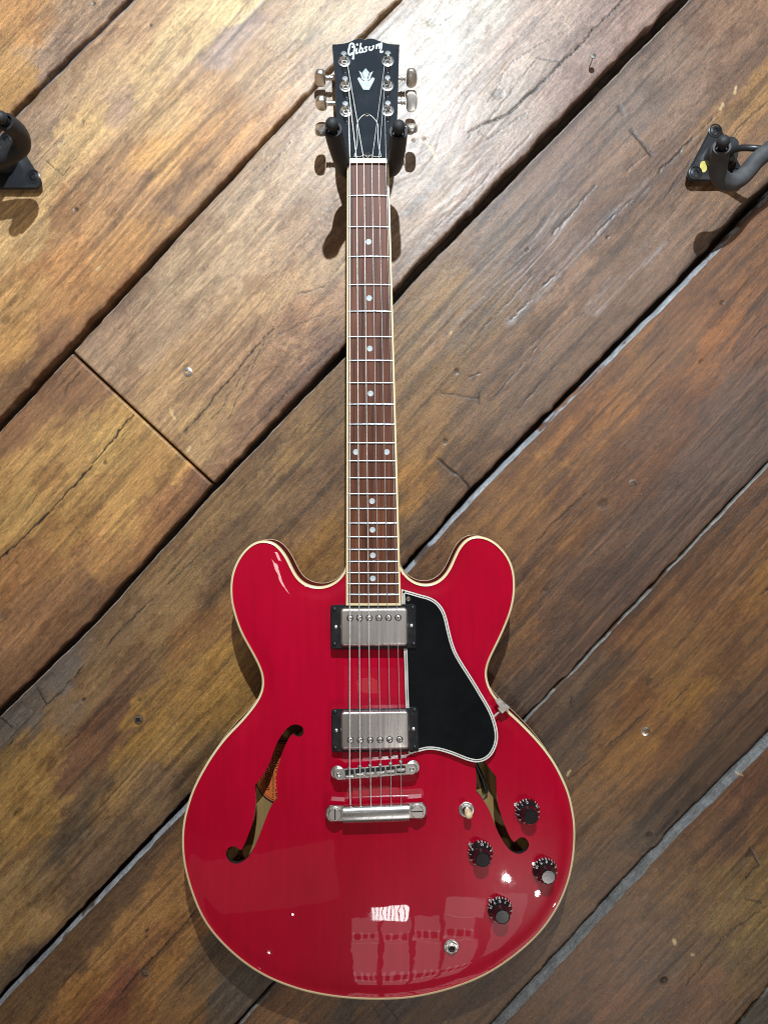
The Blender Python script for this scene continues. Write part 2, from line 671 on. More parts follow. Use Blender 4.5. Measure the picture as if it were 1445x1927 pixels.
def uv_of(px, py):
    s = K * (0 - CAM_Y)
    x = (np.asarray(px, float) - 722.5) * s
    z = (963.5 - np.asarray(py, float)) * s
    return x * DU[0] + z * DU[1], x * DN[0] + z * DN[1]


PXM = K * (0 - CAM_Y)      # metres per photo pixel on the wall

# joints between the boards: (photo px, py, joint width px)
GAPS = [
    [(330, -90, 9), (245, 0, 9), (130, 112, 10), (20, 220, 12), (-80, 320, 12)],
    [(840, -92, 9), (755, -2, 9), (592, 166, 9), (375, 398, 12), (163, 624, 17), (0, 800, 18), (-90, 900, 18)],
    [(1370, -92, 20), (1277, 4, 20), (1040, 248, 20), (800, 493, 19), (648, 662, 14), (406, 913, 12), (183, 1162, 13), (0, 1340, 13), (-90, 1432, 13)],
    [(1540, 255, 13), (1445, 352, 13), (1257, 551, 11), (891, 921, 10), (760, 1067, 9), (351, 1507, 8), (0, 1876, 8), (-90, 1970, 8)],
    [(1540, 770, 5), (1445, 868, 5), (1105, 1230, 4), (982, 1357, 4), (520, 1846, 6), (448, 1925, 7), (360, 2020, 7)],
    [(1540, 1284, 6), (1445, 1378, 6), (1247, 1575, 5), (1069, 1770, 5), (931, 1922, 5), (840, 2020, 5)],
    [(1540, 1735, 8), (1445, 1853, 8), (1387, 1925, 8), (1300, 2030, 8)],
]
# bevel of the board BELOW each joint (m) and its colour, raw edge with caught light painted in
BEVEL = [(0.0040, (150, 142, 138)), (0.0012, (168, 152, 134)), (0.0014, (140, 126, 112)), (0.0044, (150, 151, 153)),
         (0.0015, (128, 124, 117)), (0.0076, (104, 103, 101)), (0.002, (100, 94, 86))]


def gap_fn(g):
    px = np.array([p[0] for p in g], float)
    py = np.array([p[1] for p in g], float)
    ww = np.array([p[2] for p in g], float) * PXM
    u, v = uv_of(px, py)
    i = np.argsort(u)
    return u[i], v[i], ww[i]


GF = [gap_fn(g) for g in GAPS]


def gap_at(k, u):
    gu, gv, gw = GF[k]
    return np.interp(u, gu, gv), np.interp(u, gu, gw)


# colours the boards really have (stain, wear), by place
PAL = {
    0: [(40, 40, 176, 124, 68), (90, 110, 150, 122, 98), (180, 30, 146, 116, 88), (20, 160, 172, 126, 66), (120, 170, 120, 92, 66), (300, -60, 150, 120, 90)],
    1: [(290, 30, 160, 122, 84), (420, 30, 196, 164, 110), (380, 80, 188, 154, 104), (430, 90, 142, 118, 104), (240, 190, 150, 118, 92), (160, 250, 188, 148, 92),
        (300, 210, 176, 136, 86), (420, 150, 160, 120, 78), (520, 150, 168, 132, 92), (600, 60, 176, 150, 112), (90, 330, 176, 138, 84), (200, 330, 154, 112, 70),
        (300, 300, 178, 128, 66), (400, 250, 172, 120, 64), (460, 290, 166, 118, 68), (330, 420, 176, 126, 62), (250, 370, 152, 108, 66), (150, 400, 158, 110, 62),
        (60, 430, 180, 140, 84), (110, 480, 168, 112, 54), (220, 480, 172, 118, 56), (150, 560, 166, 110, 50), (50, 540, 170, 122, 60), (40, 640, 174, 122, 54),
        (110, 620, 132, 86, 48), (20, 740, 132, 90, 50), (330, 410, 120, 86, 60), (270, 160, 186, 148, 96), (90, 260, 140, 110, 84), (690, -40, 168, 140, 104)],
    2: [(740, 130, 176, 158, 138), (850, 60, 182, 168, 150), (990, 60, 150, 126, 110), (1130, 60, 132, 106, 94), (940, 200, 158, 136, 118), (1100, 130, 128, 98, 84),
        (830, 330, 160, 138, 118), (560, 330, 164, 132, 98), (480, 360, 168, 136, 100), (600, 420, 156, 120, 84), (420, 470, 172, 138, 98), (350, 530, 170, 138, 98),
        (520, 540, 166, 126, 80), (590, 600, 150, 106, 66), (300, 620, 156, 122, 86), (230, 640, 150, 114, 80), (330, 720, 164, 122, 72), (400, 700, 150, 108, 66),
        (450, 800, 138, 96, 58), (380, 810, 160, 120, 68), (520, 760, 122, 82, 50), (600, 690, 110, 74, 46), (620, 500, 160, 124, 82), (760, 430, 150, 122, 98),
        (900, 320, 140, 114, 96), (200, 590, 130, 100, 76), (1180, 40, 118, 90, 78)],
    3: [(250, 780, 168, 124, 62), (160, 730, 118, 78, 48), (200, 850, 180, 138, 72), (100, 850, 172, 128, 68), (60, 930, 176, 134, 70), (300, 880, 166, 120, 60),
        (380, 900, 122, 80, 50), (230, 960, 172, 126, 64), (130, 1000, 168, 120, 60), (40, 1060, 146, 98, 54), (330, 950, 140, 92, 52), (200, 1060, 160, 112, 60),
        (160, 1110, 116, 80, 52), (100, 1140, 124, 84, 52), (60, 1180, 132, 90, 56), (20, 800, 130, 88, 54), (10, 1240, 116, 80, 52), (90, 900, 160, 116, 60)],
    4: [(1380, 60, 128, 96, 76), (1300, 160, 120, 94, 80), (1200, 200, 112, 92, 82), (1430, 170, 142, 104, 62), (1400, 120, 96, 70, 56), (1150, 300, 118, 90, 72),
        (1060, 330, 116, 92, 80), (1210, 330, 100, 74, 60), (1120, 420, 96, 70, 56), (950, 470, 118, 94, 76), (1020, 480, 108, 86, 76), (900, 600, 122, 94, 66),
        (830, 560, 138, 106, 70), (1080, 520, 124, 94, 74), (1180, 520, 112, 84, 66), (1000, 610, 110, 82, 60), (800, 700, 132, 98, 62), (900, 760, 110, 82, 58),
        (990, 700, 106, 80, 62), (820, 840, 130, 94, 54), (870, 880, 108, 78, 50), (780, 900, 150, 104, 50), (780, 1000, 102, 74, 46), (620, 780, 126, 94, 60),
        (560, 830, 140, 106, 66), (480, 890, 130, 100, 68), (600, 900, 110, 80, 54), (580, 1050, 132, 92, 44), (420, 960, 138, 106, 70), (440, 1000, 112, 84, 58),
        (330, 1080, 130, 100, 66), (400, 1080, 104, 76, 52), (380, 1200, 124, 86, 48), (300, 1160, 132, 102, 66), (230, 1190, 118, 92, 66), (330, 1280, 138, 102, 56),
        (400, 1250, 150, 110, 54), (430, 1300, 144, 106, 54), (250, 1290, 108, 78, 54), (180, 1270, 122, 94, 64), (110, 1270, 104, 96, 92), (40, 1350, 98, 90, 86),
        (210, 1350, 96, 64, 46), (160, 1400, 104, 70, 48), (130, 1440, 100, 68, 50), (270, 1360, 146, 108, 54), (330, 1400, 138, 104, 56), (60, 1460, 150, 114, 64),
        (160, 1500, 92, 72, 54), (120, 1590, 96, 80, 64), (60, 1530, 146, 112, 64), (230, 1480, 136, 104, 66), (310, 1470, 112, 86, 62), (40, 1640, 134, 106, 70),
        (110, 1660, 126, 98, 68), (200, 1600, 110, 86, 62), (90, 1720, 150, 118, 78), (30, 1750, 140, 108, 68), (170, 1640, 104, 80, 60), (40, 1810, 98, 80, 62),
        (700, 960, 122, 88, 52), (1440, 280, 116, 84, 58)],
    5: [(1430, 480, 116, 76, 44), (1400, 560, 112, 72, 42), (1340, 640, 132, 82, 44), (1270, 640, 116, 78, 50), (1300, 740, 112, 70, 42), (1400, 660, 100, 64, 44),
        (1190, 680, 128, 86, 50), (1130, 760, 136, 88, 46), (1060, 840, 128, 84, 46), (1240, 800, 100, 66, 46), (1360, 760, 88, 64, 54), (1400, 830, 82, 64, 56),
        (1190, 900, 104, 68, 44), (1020, 890, 142, 100, 56), (960, 960, 130, 90, 52), (1100, 920, 110, 74, 46), (1200, 960, 92, 68, 56), (1280, 900, 84, 62, 54),
        (1060, 1010, 116, 78, 46), (1000, 1060, 112, 76, 46), (1100, 1060, 98, 70, 54), (1150, 1100, 88, 64, 52), (1000, 1160, 118, 78, 44), (960, 1220, 104, 72, 46),
        (1040, 1170, 96, 66, 48), (960, 1290, 78, 60, 50), (1020, 1230, 84, 62, 50), (870, 1010, 116, 82, 50), (820, 1060, 108, 76, 48), (300, 1560, 92, 70, 52),
        (240, 1650, 90, 68, 50), (180, 1720, 88, 66, 48), (330, 1600, 120, 86, 56), (320, 1680, 142, 102, 64), (270, 1740, 150, 110, 70), (340, 1760, 146, 104, 62),
        (200, 1770, 154, 114, 74), (250, 1800, 136, 94, 62), (120, 1830, 96, 72, 52), (140, 1870, 148, 106, 64), (60, 1880, 100, 76, 54), (220, 1870, 124, 76, 56),
        (300, 1850, 148, 106, 64), (380, 1830, 104, 80, 58), (420, 1790, 92, 74, 56), (440, 1860, 86, 76, 68), (470, 1850, 82, 74, 68), (360, 1900, 126, 92, 58), (1300, 560, 120, 78, 46)],
    6: [(1420, 960, 104, 70, 46), (1380, 1040, 110, 74, 46), (1300, 1120, 116, 78, 46), (1400, 1160, 110, 74, 42), (1440, 1110, 128, 88, 46), (1200, 1200, 120, 80, 46),
        (1280, 1240, 120, 84, 48), (1160, 1290, 112, 78, 50), (1220, 1330, 124, 82, 44), (1300, 1300, 128, 90, 46), (1380, 1240, 110, 76, 46), (1100, 1300, 94, 72, 56),
        (1060, 1330, 92, 70, 54), (1180, 1400, 132, 92, 50), (1240, 1420, 108, 72, 42), (1060, 1400, 84, 64, 50), (1100, 1470, 114, 80, 48), (1120, 1560, 108, 76, 46),
        (1330, 1430, 82, 60, 44), (1260, 1520, 78, 58, 42), (1220, 1570, 82, 64, 46), (1400, 1360, 86, 62, 46), (1160, 1640, 100, 72, 44), (1100, 1680, 104, 76, 48),
        (1010, 1780, 98, 70, 44), (960, 1840, 92, 66, 42), (880, 1880, 90, 66, 46), (800, 1900, 96, 70, 46), (700, 1905, 104, 76, 52), (600, 1900, 112, 82, 56),
        (540, 1890, 122, 86, 60), (500, 1920, 116, 84, 58), (760, 1920, 76, 60, 48), (660, 1915, 80, 66, 54)],
    7: [(1420, 1480, 98, 64, 46), (1370, 1560, 92, 62, 44), (1320, 1620, 108, 76, 46), (1400, 1640, 118, 90, 54), (1360, 1690, 132, 104, 62), (1430, 1560, 110, 76, 46),
        (1270, 1660, 116, 84, 52), (1300, 1720, 110, 80, 50), (1200, 1740, 102, 72, 46), (1150, 1800, 106, 72, 44), (1240, 1800, 92, 66, 46), (1330, 1780, 104, 78, 48),
        (1420, 1740, 124, 98, 58), (1390, 1800, 110, 86, 52), (1100, 1850, 98, 66, 42), (1180, 1860, 112, 74, 46), (1290, 1880, 112, 74, 44), (1330, 1850, 122, 82, 48),
        (1050, 1900, 92, 66, 44), (1240, 1920, 98, 72, 46)],
    8: [(1430, 1910, 76, 66, 46), (1400, 1925, 70, 60, 42)],
}
# splits, scratches and painted sheen along the grain: photo px line, half width px, depth m, darkness
CRACKS = {
    1: [([(136, 256), (112, 278)], 1.6, .001, -1), ([(190, 505), (184, 510)], 2.5, .001, -1), ([(268, 462), (250, 480)], 1.5, .001, -1), ([(150, 290), (120, 330), (85, 300)][:2] + [(86, 302)], 0.9, .001, .5), ([(345, 50), (300, 100)], 0.7, .0008, .5), ([(470, 160), (440, 190)], 0.8, .0008, .4)],
    2: [([(800, 266), (812, 283), (822, 304)], 2.6, .001, -1), ([(322, 772), (334, 800), (344, 826)], 2.4, .001, -1), ([(354, 848), (360, 842)], 2.6, .001, -1), ([(1180, -10), (1090, 85), (1010, 165), (955, 215), (880, 248)], 1.7, .003, .95), ([(515, 618), (462, 678), (420, 730), (347, 815)], 1.5, .0025, .85),
        ([(566, 250), (470, 350), (440, 385)], 0.7, .0008, .5), ([(470, 690), (400, 790)], 0.8, .001, .5), ([(610, 590), (500, 640), (430, 790)], 0.9, .001, .45),
        ([(640, 640), (520, 760), (440, 850)], 0.9, .0012, .5), ([(1090, 40), (960, 120), (880, 260)], 0.8, .001, .35), ([(560, 555), (610, 540), (640, 500)], 0.9, .001, .45),
        ([(1000, 250), (900, 350), (810, 440)], 0.9, .001, .3), ([(1060, 120), (1010, 110), (900, 250), (920, 262), (990, 215)], 1.0, .001, .4), ([(860, 20), (780, 100)], 0.6, .0006, .5),
        ([(715, 90), (705, 105)], 2.0, .001, .4)],
    3: [([(251, 780), (215, 825), (170, 880), (90, 968), (-5, 1058)], 1.5, .003, .95), ([(150, 700), (120, 740)], 1.2, .001, .6), ([(75, 925), (40, 975)], 0.8, .001, .4),
        ([(170, 1030), (120, 960)], 0.7, .0006, .3)],
    4: [([(1220, 344), (1130, 430), (1050, 512), (960, 604)], 16, .001, -2), ([(1240, 458), (1120, 578)], 20, .001, -2), ([(1385, 165), (1381, 174)], 3.2, .001, -1), ([(1360, 196), (1352, 203)], 2.6, .001, -1), ([(850, 625), (846, 632)], 2, .001, -1), ([(1340, 222), (1250, 312), (1170, 390), (1090, 470), (1010, 552), (960, 600)], 1.8, .002, .6), ([(1445, 190), (1390, 240), (1320, 310)], 1.0, .001, .5),  # the two broad leading streaks paint grey sheen on the board
        ([(1165, 200), (1188, 248), (1224, 288)], 5.5, .0012, .12), ([(1190, 250), (1222, 290)], 1.6, .001, .5), ([(1120, 350), (1040, 440)], 2.2, .0012, .5), ([(415, 1005), (330, 1085), (183, 1230), (20, 1400)], 1.2, .0015, .6),
        ([(886, 922), (868, 900), (842, 880), (822, 862)], 2.6, .003, .75), ([(884, 926), (872, 908)], 3, .001, -1), ([(1010, 655), (930, 745)], 1.0, .001, .6), ([(900, 740), (900, 760)], 2.5, .001, .4),
        ([(250, 1290), (160, 1370), (90, 1440)], 1.0, .0012, .45), ([(560, 810), (430, 940)], 1.0, .0008, .3), ([(1150, 580), (1050, 680), (960, 790)], 0.9, .001, .4),
        ([(1000, 520), (880, 650)], 1.0, .001, .35), ([(205, 1535), (165, 1575)], 0.8, .001, .5), ([(90, 1330), (68, 1290)], 1.5, .0015, .6), ([(36, 1378), (0, 1350)], 1.3, .0015, .6),
        ([(1250, 260), (1180, 320)], 1.4, .001, .4), ([(1300, 300), (1250, 370)], 1.0, .001, .4), ([(860, 720), (905, 700), (910, 690)], 1.4, .0015, .6),
        ([(830, 740), (900, 748)], 1.2, .001, .4), ([(1100, 590), (1010, 640)], 0.8, .0008, .4)],
    5: [([(1137, 940), (1134, 946)], 2, .001, -1), ([(1100, 927), (1050, 975), (1008, 1018)], 1.0, .0012, .7), ([(380, 1702), (345, 1740), (318, 1769), (290, 1800), (231, 1866)], 1.2, .0015, .75),
        ([(1445, 610), (1380, 680)], 1.2, .001, .5), ([(1250, 660), (1170, 750), (1120, 830)], 0.9, .0008, .35), ([(1330, 790), (1380, 795)], 0.6, .0005, .4),
        ([(420, 1770), (350, 1850)], 0.9, .0008, .45), ([(120, 1900), (70, 1960)], 0.9, .0008, .4)],
    6: [([(1067, 1458), (1072, 1450)], 2, .001, -1), ([(1115, 1800), (1122, 1806)], 2, .001, -1), ([(1218, 1335), (1170, 1382), (1116, 1426), (1069, 1466)], 1.6, .0015, .5), ([(1445, 1105), (1420, 1130)], 2.0, .0015, .6), ([(1074, 1310), (1072, 1325)], 1.2, .0012, .7),
        ([(1320, 1270), (1230, 1350)], 0.8, .0008, .35), ([(1330, 1470), (1280, 1520), (1235, 1570)], 1.2, .001, .5), ([(700, 1890), (720, 1927)], 0.8, .0008, .5), ([(720, 1882), (745, 1915)], 0.8, .0008, .5)],
    7: [([(1265, 1766), (1267, 1772)], 3.4, .001, -1), ([(1298, 1792), (1302, 1794)], 2, .001, -1), ([(1385, 1455), (1395, 1458)], 2, .001, -1), ([(1440, 1700), (1360, 1760), (1290, 1850)], 1.0, .001, .5), ([(1405, 1590), (1425, 1625), (1400, 1650)], 1.4, .0012, .7), ([(1430, 1695), (1400, 1690)], 1.6, .0014, .7)],
}
# knots and blots: px, py, radius px (along), radius px (across), darkness
KNOTS = {
    0: [(178, 8, 5, 4, .8)],
    1: [(285, 50, 4, 3, .85), (145, 395, 5, 4, .8), (14, 603, 13, 10, .45), (158, 230, 6, 4, .5)],
    2: [(938, 178, 14, 12, .4), (810, 45, 10, 9, .4), (777, 265, 4, 3.5, .8), (798, 262, 3, 3, .6)],
    3: [(198, 871, 5, 4, .7), (10, 1155, 12, 10, .35), (33, 1060, 5, 4, .5)],
    4: [(1142, 446, 5, 4, .8), (991, 470, 5, 4, .7), (860, 700, 5, 5, .6), (838, 830, 6, 5, .6), (158, 1316, 6, 4, .7), (263, 1318, 5, 3, .6), (30, 1530, 7, 4, .6)],
    5: [(1134, 949, 11, 9, .5), (1357, 570, 6, 5, .6), (1026, 1110, 6, 5, .5), (277, 1751, 6, 3, .9), (277, 1763, 3, 2, .9), (1318, 680, 6, 4, .5)],
    6: [(1221, 1283, 11, 7, .45), (1130, 1404, 9, 7, .35), (1220, 1570, 7, 5, .7)],
    7: [(1247, 1842, 8, 7, .9), (1408, 1605, 8, 6, .6)],
}


def seg_dist(u, v, pu, pv):
    d = np.full(u.shape, 9.9)
    for i in range(len(pu) - 1):
        ax, ay, bx, by = pu[i], pv[i], pu[i + 1], pv[i + 1]
        L2 = (bx - ax) ** 2 + (by - ay) ** 2 + 1e-12
        t = np.clip(((u - ax) * (bx - ax) + (v - ay) * (by - ay)) / L2, 0, 1)
        taper = 1.0
        q = np.hypot(u - ax - t * (bx - ax), v - ay - t * (by - ay))
        d = np.minimum(d, q * taper)
    return d


WALL = add('wall', [(-0.75, 0.024, -0.85), (0.75, 0.024, -0.85), (0.75, 0.024, 0.85), (-0.75, 0.024, 0.85),
                    (-0.75, 0.06, -0.85), (0.75, 0.06, -0.85), (0.75, 0.06, 0.85), (-0.75, 0.06, 0.85)],
           [(0, 1, 2, 3), (4, 5, 6, 7), (0, 1, 5, 4), (1, 2, 6, 5), (2, 3, 7, 6), (3, 0, 4, 7)], M['backing'], None, 0)
WALL['kind'] = 'structure'
WALL['label'] = 'wall clad with wide reclaimed brown planks laid on the diagonal'

XM, ZM = 0.435 + 0.07, 0.577 + 0.07
PLANKS = {}


def make_plank(idx, pal, topk, botk, u0, u1, proud, seed, sp=0.00125, endcut=(None, None), step=0.5):
    du = sp
    nu = int((u1 - u0) / du) + 1
    us = np.linspace(u0, u1, nu)
    if topk is not None:
        vt, wt = gap_at(topk, us)
        vt = vt - wt / 2
    else:
        vb0, wb0 = gap_at(botk, us)
        vt = vb0 + 0.19
    if botk is not None:
        vb, wb = gap_at(botk, us)
        vb = vb + wb / 2
    else:
        vb = vt - 0.19
    # ragged sawn edges
    vt = vt + (fbm(us * 60, us * 0 + 3.1, seed + 1, 4) - .5) * 0.0022
    vb = vb + (fbm(us * 60, us * 0 + 7.7, seed + 2, 4) - .5) * 0.0034 - np.maximum(0, fbm(us * 35, us * 0 + 1.7, seed + 5, 3) - .62) * 0.012
    wid = float(np.mean(vt - vb))
    bw, bc = BEVEL[topk] if topk is not None else (0.002, (110, 90, 70))
    bwu = bw * (0.85 + 0.34 * fbm(us * 12, us * 0 + 2.2, seed + 8, 5))
    eo = np.array([0, .0004, .0009, .0016, .0026, .004, .0056])
    nin = int(wid / sp)
    tin = np.linspace(0, 1, nin)
    wu_ = (vt - vb)[:, None]
    lo = np.repeat(eo[None, :], nu, 0)
    hi = wu_ - bwu[:, None] * np.array([1.25, 1.04, .98, .66, .33, 0])[None, :]
    inn = .0068 + (wu_ - bwu[:, None] * 1.25 - .0006 - .0068) * tin[None, :]
    DB = np.concatenate([lo, inn, hi], 1)
    nv = DB.shape[1]
    U = np.repeat(us[:, None], nv, 1)
    V = vb[:, None] + DB
    dt = wu_ - DB               # distance from the upper edge
    db = DB
    bwv = bwu[:, None]
    de0 = U - u0
    de1 = u1 - U
    # --- relief
    warp = (fbm(U * 9, V * 22, seed + 3, 3) - .5) * 0.02
    grain = fbm(U * 9 + 3, (V + warp * .5) * 150, seed + 4, 4)
    ridge = fbm(U * 20, (V + warp) * 330, seed + 6, 3)
    und = fbm(U * 7, V * 16, seed + 7, 3) - .5
    rough = sstep(.44, .66, fbm(U * 6 + 5, V * 24, seed + 25, 4))       # where the grain stands proud
    H = proud + und * 0.0016 + ((grain - .5) * 0.0005 + (ridge - .5) * 0.0005) * (.10 + .90 * rough * (1 if idx in (4, 5, 2) else .45))
    H += (fbm(U * 240, V * 240, seed + 26, 3) - .5) * 0.00016
    # rounded arrises
    r = 0.0028
    for d in (db,) if topk is not None else (db,):
        q = np.clip(1 - d / r, 0, 1)
        H -= r * (1 - np.sqrt(np.clip(1 - q * q, 0, 1)))
    q = np.clip(1 - dt / bwv, 0, 1)
    H -= bwv * 0.85 * q
    for d, c in ((de0, endcut[0]), (de1, endcut[1])):
        if c:
            q = np.clip(1 - d / 0.0022, 0, 1)
            H -= 0.0022 * (1 - np.sqrt(np.clip(1 - q * q, 0, 1)))
    # --- colour of the stain
    cp = np.array(pal, float)
    cu, cv = uv_of(cp[:, 0], cp[:, 1])
    cc = np.array([srgb(*c) for c in cp[:, 2:5]])
    wu = U + (fbm(U * 20, V * 30, seed + 9, 6, .66) - .5) * 0.085
    wv = V + (fbm(U * 20 + 40, V * 32, seed + 10, 6, .66) - .5) * 0.06
    num = np.zeros(U.shape + (3,))
    den = np.zeros(U.shape)
    for k in range(len(cp)):
        d2 = ((wu - cu[k]) / (1.75 if idx < 4 else 2.1)) ** 2 + (wv - cv[k]) ** 2 + 1.2e-5
        wgt = 1 / d2 ** 2.3
        den += wgt
        num += wgt[..., None] * cc[k]
    C = num / den[..., None]
    kb = .16 if idx < 4 else .12
    C = C * (1 - kb) + C.reshape(-1, 3).mean(0) * kb
    streak = fbm(U * 5, (V + warp) * 130, seed + 11, 5, .6)
    fine = fbm(U * 40, (V + warp * .4) * 520, seed + 12, 3)
    bl = fbm(U * 26, V * 60, seed + 13, 5, .6)
    lum = 0.55 + 0.62 * streak + 0.28 * fine
    sp1 = fbm(U * 200, V * 480, seed + 27, 3, .7)
    C = C * (lum + (bl - .5) * 0.30 + (sp1 - .5) * .45)[..., None]
    dl = sstep(.56, .68, fbm(U * 6, V * 150, seed + 45, 5, .55)) * (.22 if idx < 4 else .38)
    C = C * (1 - dl[..., None])
    dk = sstep(.57, .63, fbm(U * 22, V * 50, seed + 14, 6, .66)) * 0.30
    C = C * (1 - dk[..., None] * np.array([.75, .9, 1.0]))
    dk = sstep(.63, .70, fbm(U * 34, V * 190, seed + 28, 5, .6)) * 0.22
    C = C * (1 - dk[..., None])
    # growth rings where the saw left them plain
    ph = (V + warp * .35 + (fbm(U * 2.5, V * 7, seed + 33, 2) - .5) * .03) / .0046
    rgm = sstep(.40, .62, fbm(U * 8 + 2, V * 20, seed + 35, 3))
    if idx == 3:
        rgm = np.maximum(rgm, .7 * sstep(.35, .5, fbm(U * 9 + 2, V * 16, seed + 36, 3)))
    if idx == 2:        # flat-sawn arches round two old branches
        for bx, by, rr in ((700, 470, .062), (938, 178, .045)):
            bu, bvv = uv_of(bx, by)
            dd = np.hypot((V - bvv) + warp * .8, (U - bu) / 3.2) + (fbm(U * 20, V * 40, seed + 37, 3) - .5) * .004
            kk = 1 - sstep(rr * .7, rr, dd)
            ph = ph * (1 - kk) + kk * dd / .0052
            rgm = np.maximum(rgm, kk * .9)
    rg = np.clip((vnoise(ph * 1.55 + .5 * fbm(U * 30, V * 90, seed + 34, 3), U * 2.2, seed + 41) - .5) * 2.6, -1, 1)
    rg = rg * .75 + .4 * np.clip((vnoise(ph * 3.4, U * 4, seed + 42) - .5) * 2.4, -1, 1)
    C = C * (1 + rg * rgm * .24 * (.5 + fbm(U * 30, V * 90, seed + 38, 3)))[..., None]
    H = H + rg * rgm * .00014
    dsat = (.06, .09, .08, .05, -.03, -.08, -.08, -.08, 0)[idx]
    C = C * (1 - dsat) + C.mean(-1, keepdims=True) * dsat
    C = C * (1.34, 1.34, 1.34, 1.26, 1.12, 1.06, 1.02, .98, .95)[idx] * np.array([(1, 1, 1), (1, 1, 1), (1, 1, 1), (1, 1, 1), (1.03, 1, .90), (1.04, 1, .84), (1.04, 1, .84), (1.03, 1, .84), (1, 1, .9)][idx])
    # darker along the joints
    ed = np.minimum(dt, db)
    dj = np.exp(-ed / (0.004 + 0.016 * fbm(U * 10, V * 0 + 4, seed + 16, 3))) * 0.42
    C = C * (1 - dj[..., None] * np.array([.8, .95, 1.0]))
    # bevel colour, including the painted edge highlight
    bm = (dt < bwv * 1.0) * (1 - .85 * sstep(.60, .64, fbm(U * 26, V * 90 + 8, seed + 17, 5)) * (bw < .006))
    C = C * (1 - bm[..., None]) + bm[..., None] * np.array(srgb(*bc)) * (0.55 + .9 * fbm(U * 120, V * 260, seed + 40, 4)[..., None])
    # cracks, gouges, painted sheen, knots
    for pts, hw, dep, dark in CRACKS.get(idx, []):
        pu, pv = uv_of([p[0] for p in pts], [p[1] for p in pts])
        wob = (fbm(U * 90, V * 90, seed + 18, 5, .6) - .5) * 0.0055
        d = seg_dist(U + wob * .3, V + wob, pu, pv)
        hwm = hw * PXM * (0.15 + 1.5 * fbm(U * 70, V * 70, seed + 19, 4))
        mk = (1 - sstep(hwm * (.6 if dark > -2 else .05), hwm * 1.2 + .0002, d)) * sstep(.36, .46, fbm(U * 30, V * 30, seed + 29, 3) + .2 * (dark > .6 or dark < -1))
        if dark < 0:        # pale scuffs of torn stain; the grey tone is painted sheen
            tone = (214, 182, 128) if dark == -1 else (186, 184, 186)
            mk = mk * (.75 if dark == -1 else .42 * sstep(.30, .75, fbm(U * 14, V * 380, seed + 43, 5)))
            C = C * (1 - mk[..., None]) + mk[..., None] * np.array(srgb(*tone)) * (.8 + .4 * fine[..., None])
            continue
        H -= dep * mk * .35
        C = C * (1 - np.clip(mk * (dark * .6 + .4), 0, .96)[..., None])
        sh = np.exp(-d / (4 * PXM * max(hw, 1))) * 0.18 * dark
        C = C * (1 - sh[..., None])
    for x, y, ra, rb, dark in KNOTS.get(idx, []):
        ku, kv = uv_of(x, y)
        wob = 1 + (fbm(U * 160, V * 160, seed + 20, 3) - .5) * .9
        d = np.hypot((U - ku) / (ra * PXM), (V - kv) / (rb * PXM)) * wob
        mk = 1 - sstep(.55, 1.1, d)
        ringk = (0.5 + 0.5 * np.cos(np.minimum(d, 4) * 9)) * np.exp(-np.maximum(d - 1, 0) * 1.1) * .16
        H -= 0.0012 * mk * dark
        C = C * (1 - np.clip(mk * dark + ringk * (d > .9), 0, 1)[..., None])
    C = np.clip(C, 0.004, 0.9)
    # --- mesh
    X = U * DU[0] + V * DN[0]
    Z = U * DU[1] + V * DN[1]
    Y = -H
    # skirts down to the backing board
    def ring_idx():
        a = np.arange(nu * nv).reshape(nu, nv)
        return np.concatenate([a[:-1, 0], a[-1, :-1], a[1:, -1][::-1], a[0, 1:][::-1]])
    a = np.arange(nu * nv).reshape(nu, nv)
    quads = np.stack([a[:-1, :-1], a[1:, :-1], a[1:, 1:], a[:-1, 1:]], -1).reshape(-1, 4)
    co = np.stack([X, Y, Z], -1).reshape(-1, 3)
    ri = ring_idx()
    nr = len(ri)
    sk = co[ri].copy()
    sk[:, 1] = 0.0235
    base = len(co)
    j = np.arange(nr)
    quads = np.concatenate([quads, np.stack([ri, base + j, base + (j + 1) % nr, ri[(j + 1) % nr]], -1)])
    co = np.concatenate([co, sk])
    cols = C.reshape(-1, 3)
    skc = cols[ri] * 0 + np.array(srgb(74, 56, 42))
    cols = np.concatenate([cols, skc])
    uvs = np.stack([U, V], -1).reshape(-1, 2)
    uvs = np.concatenate([uvs, uvs[ri] + 0.01])
    cen = (co.min(0) + co.max(0)) / 2
    co = co - cen
    me = bpy.data.meshes.new('plank')
    me.vertices.add(len(co))
    me.vertices.foreach_set('co', co.astype(np.float32).ravel())
    nf = len(quads)
    me.loops.add(nf * 4)
    me.loops.foreach_set('vertex_index', quads.astype(np.int32).ravel())
    me.polygons.add(nf)
    me.polygons.foreach_set('loop_start', np.arange(0, nf * 4, 4, dtype=np.int32))
    me.polygons.foreach_set('loop_total', np.full(nf, 4, np.int32))
    me.polygons.foreach_set('use_smooth', np.ones(nf, bool))
    me.update(calc_edges=True)
    at = me.attributes.new('wood', 'FLOAT_COLOR', 'POINT')
    at.data.foreach_set('color', np.concatenate([cols, np.ones((len(cols), 1))], 1).astype(np.float32).ravel())
    ul = me.uv_layers.new(name='grain')
    ul.data.foreach_set('uv', (uvs[quads.ravel()] + seed * 0.37).astype(np.float32).ravel())
    me.materials.append(M['plank'])
    me.validate()
    o = bpy.data.objects.new('plank', me)
    COL.objects.link(o)
    place(o, Vector(cen), WALL)
    return o


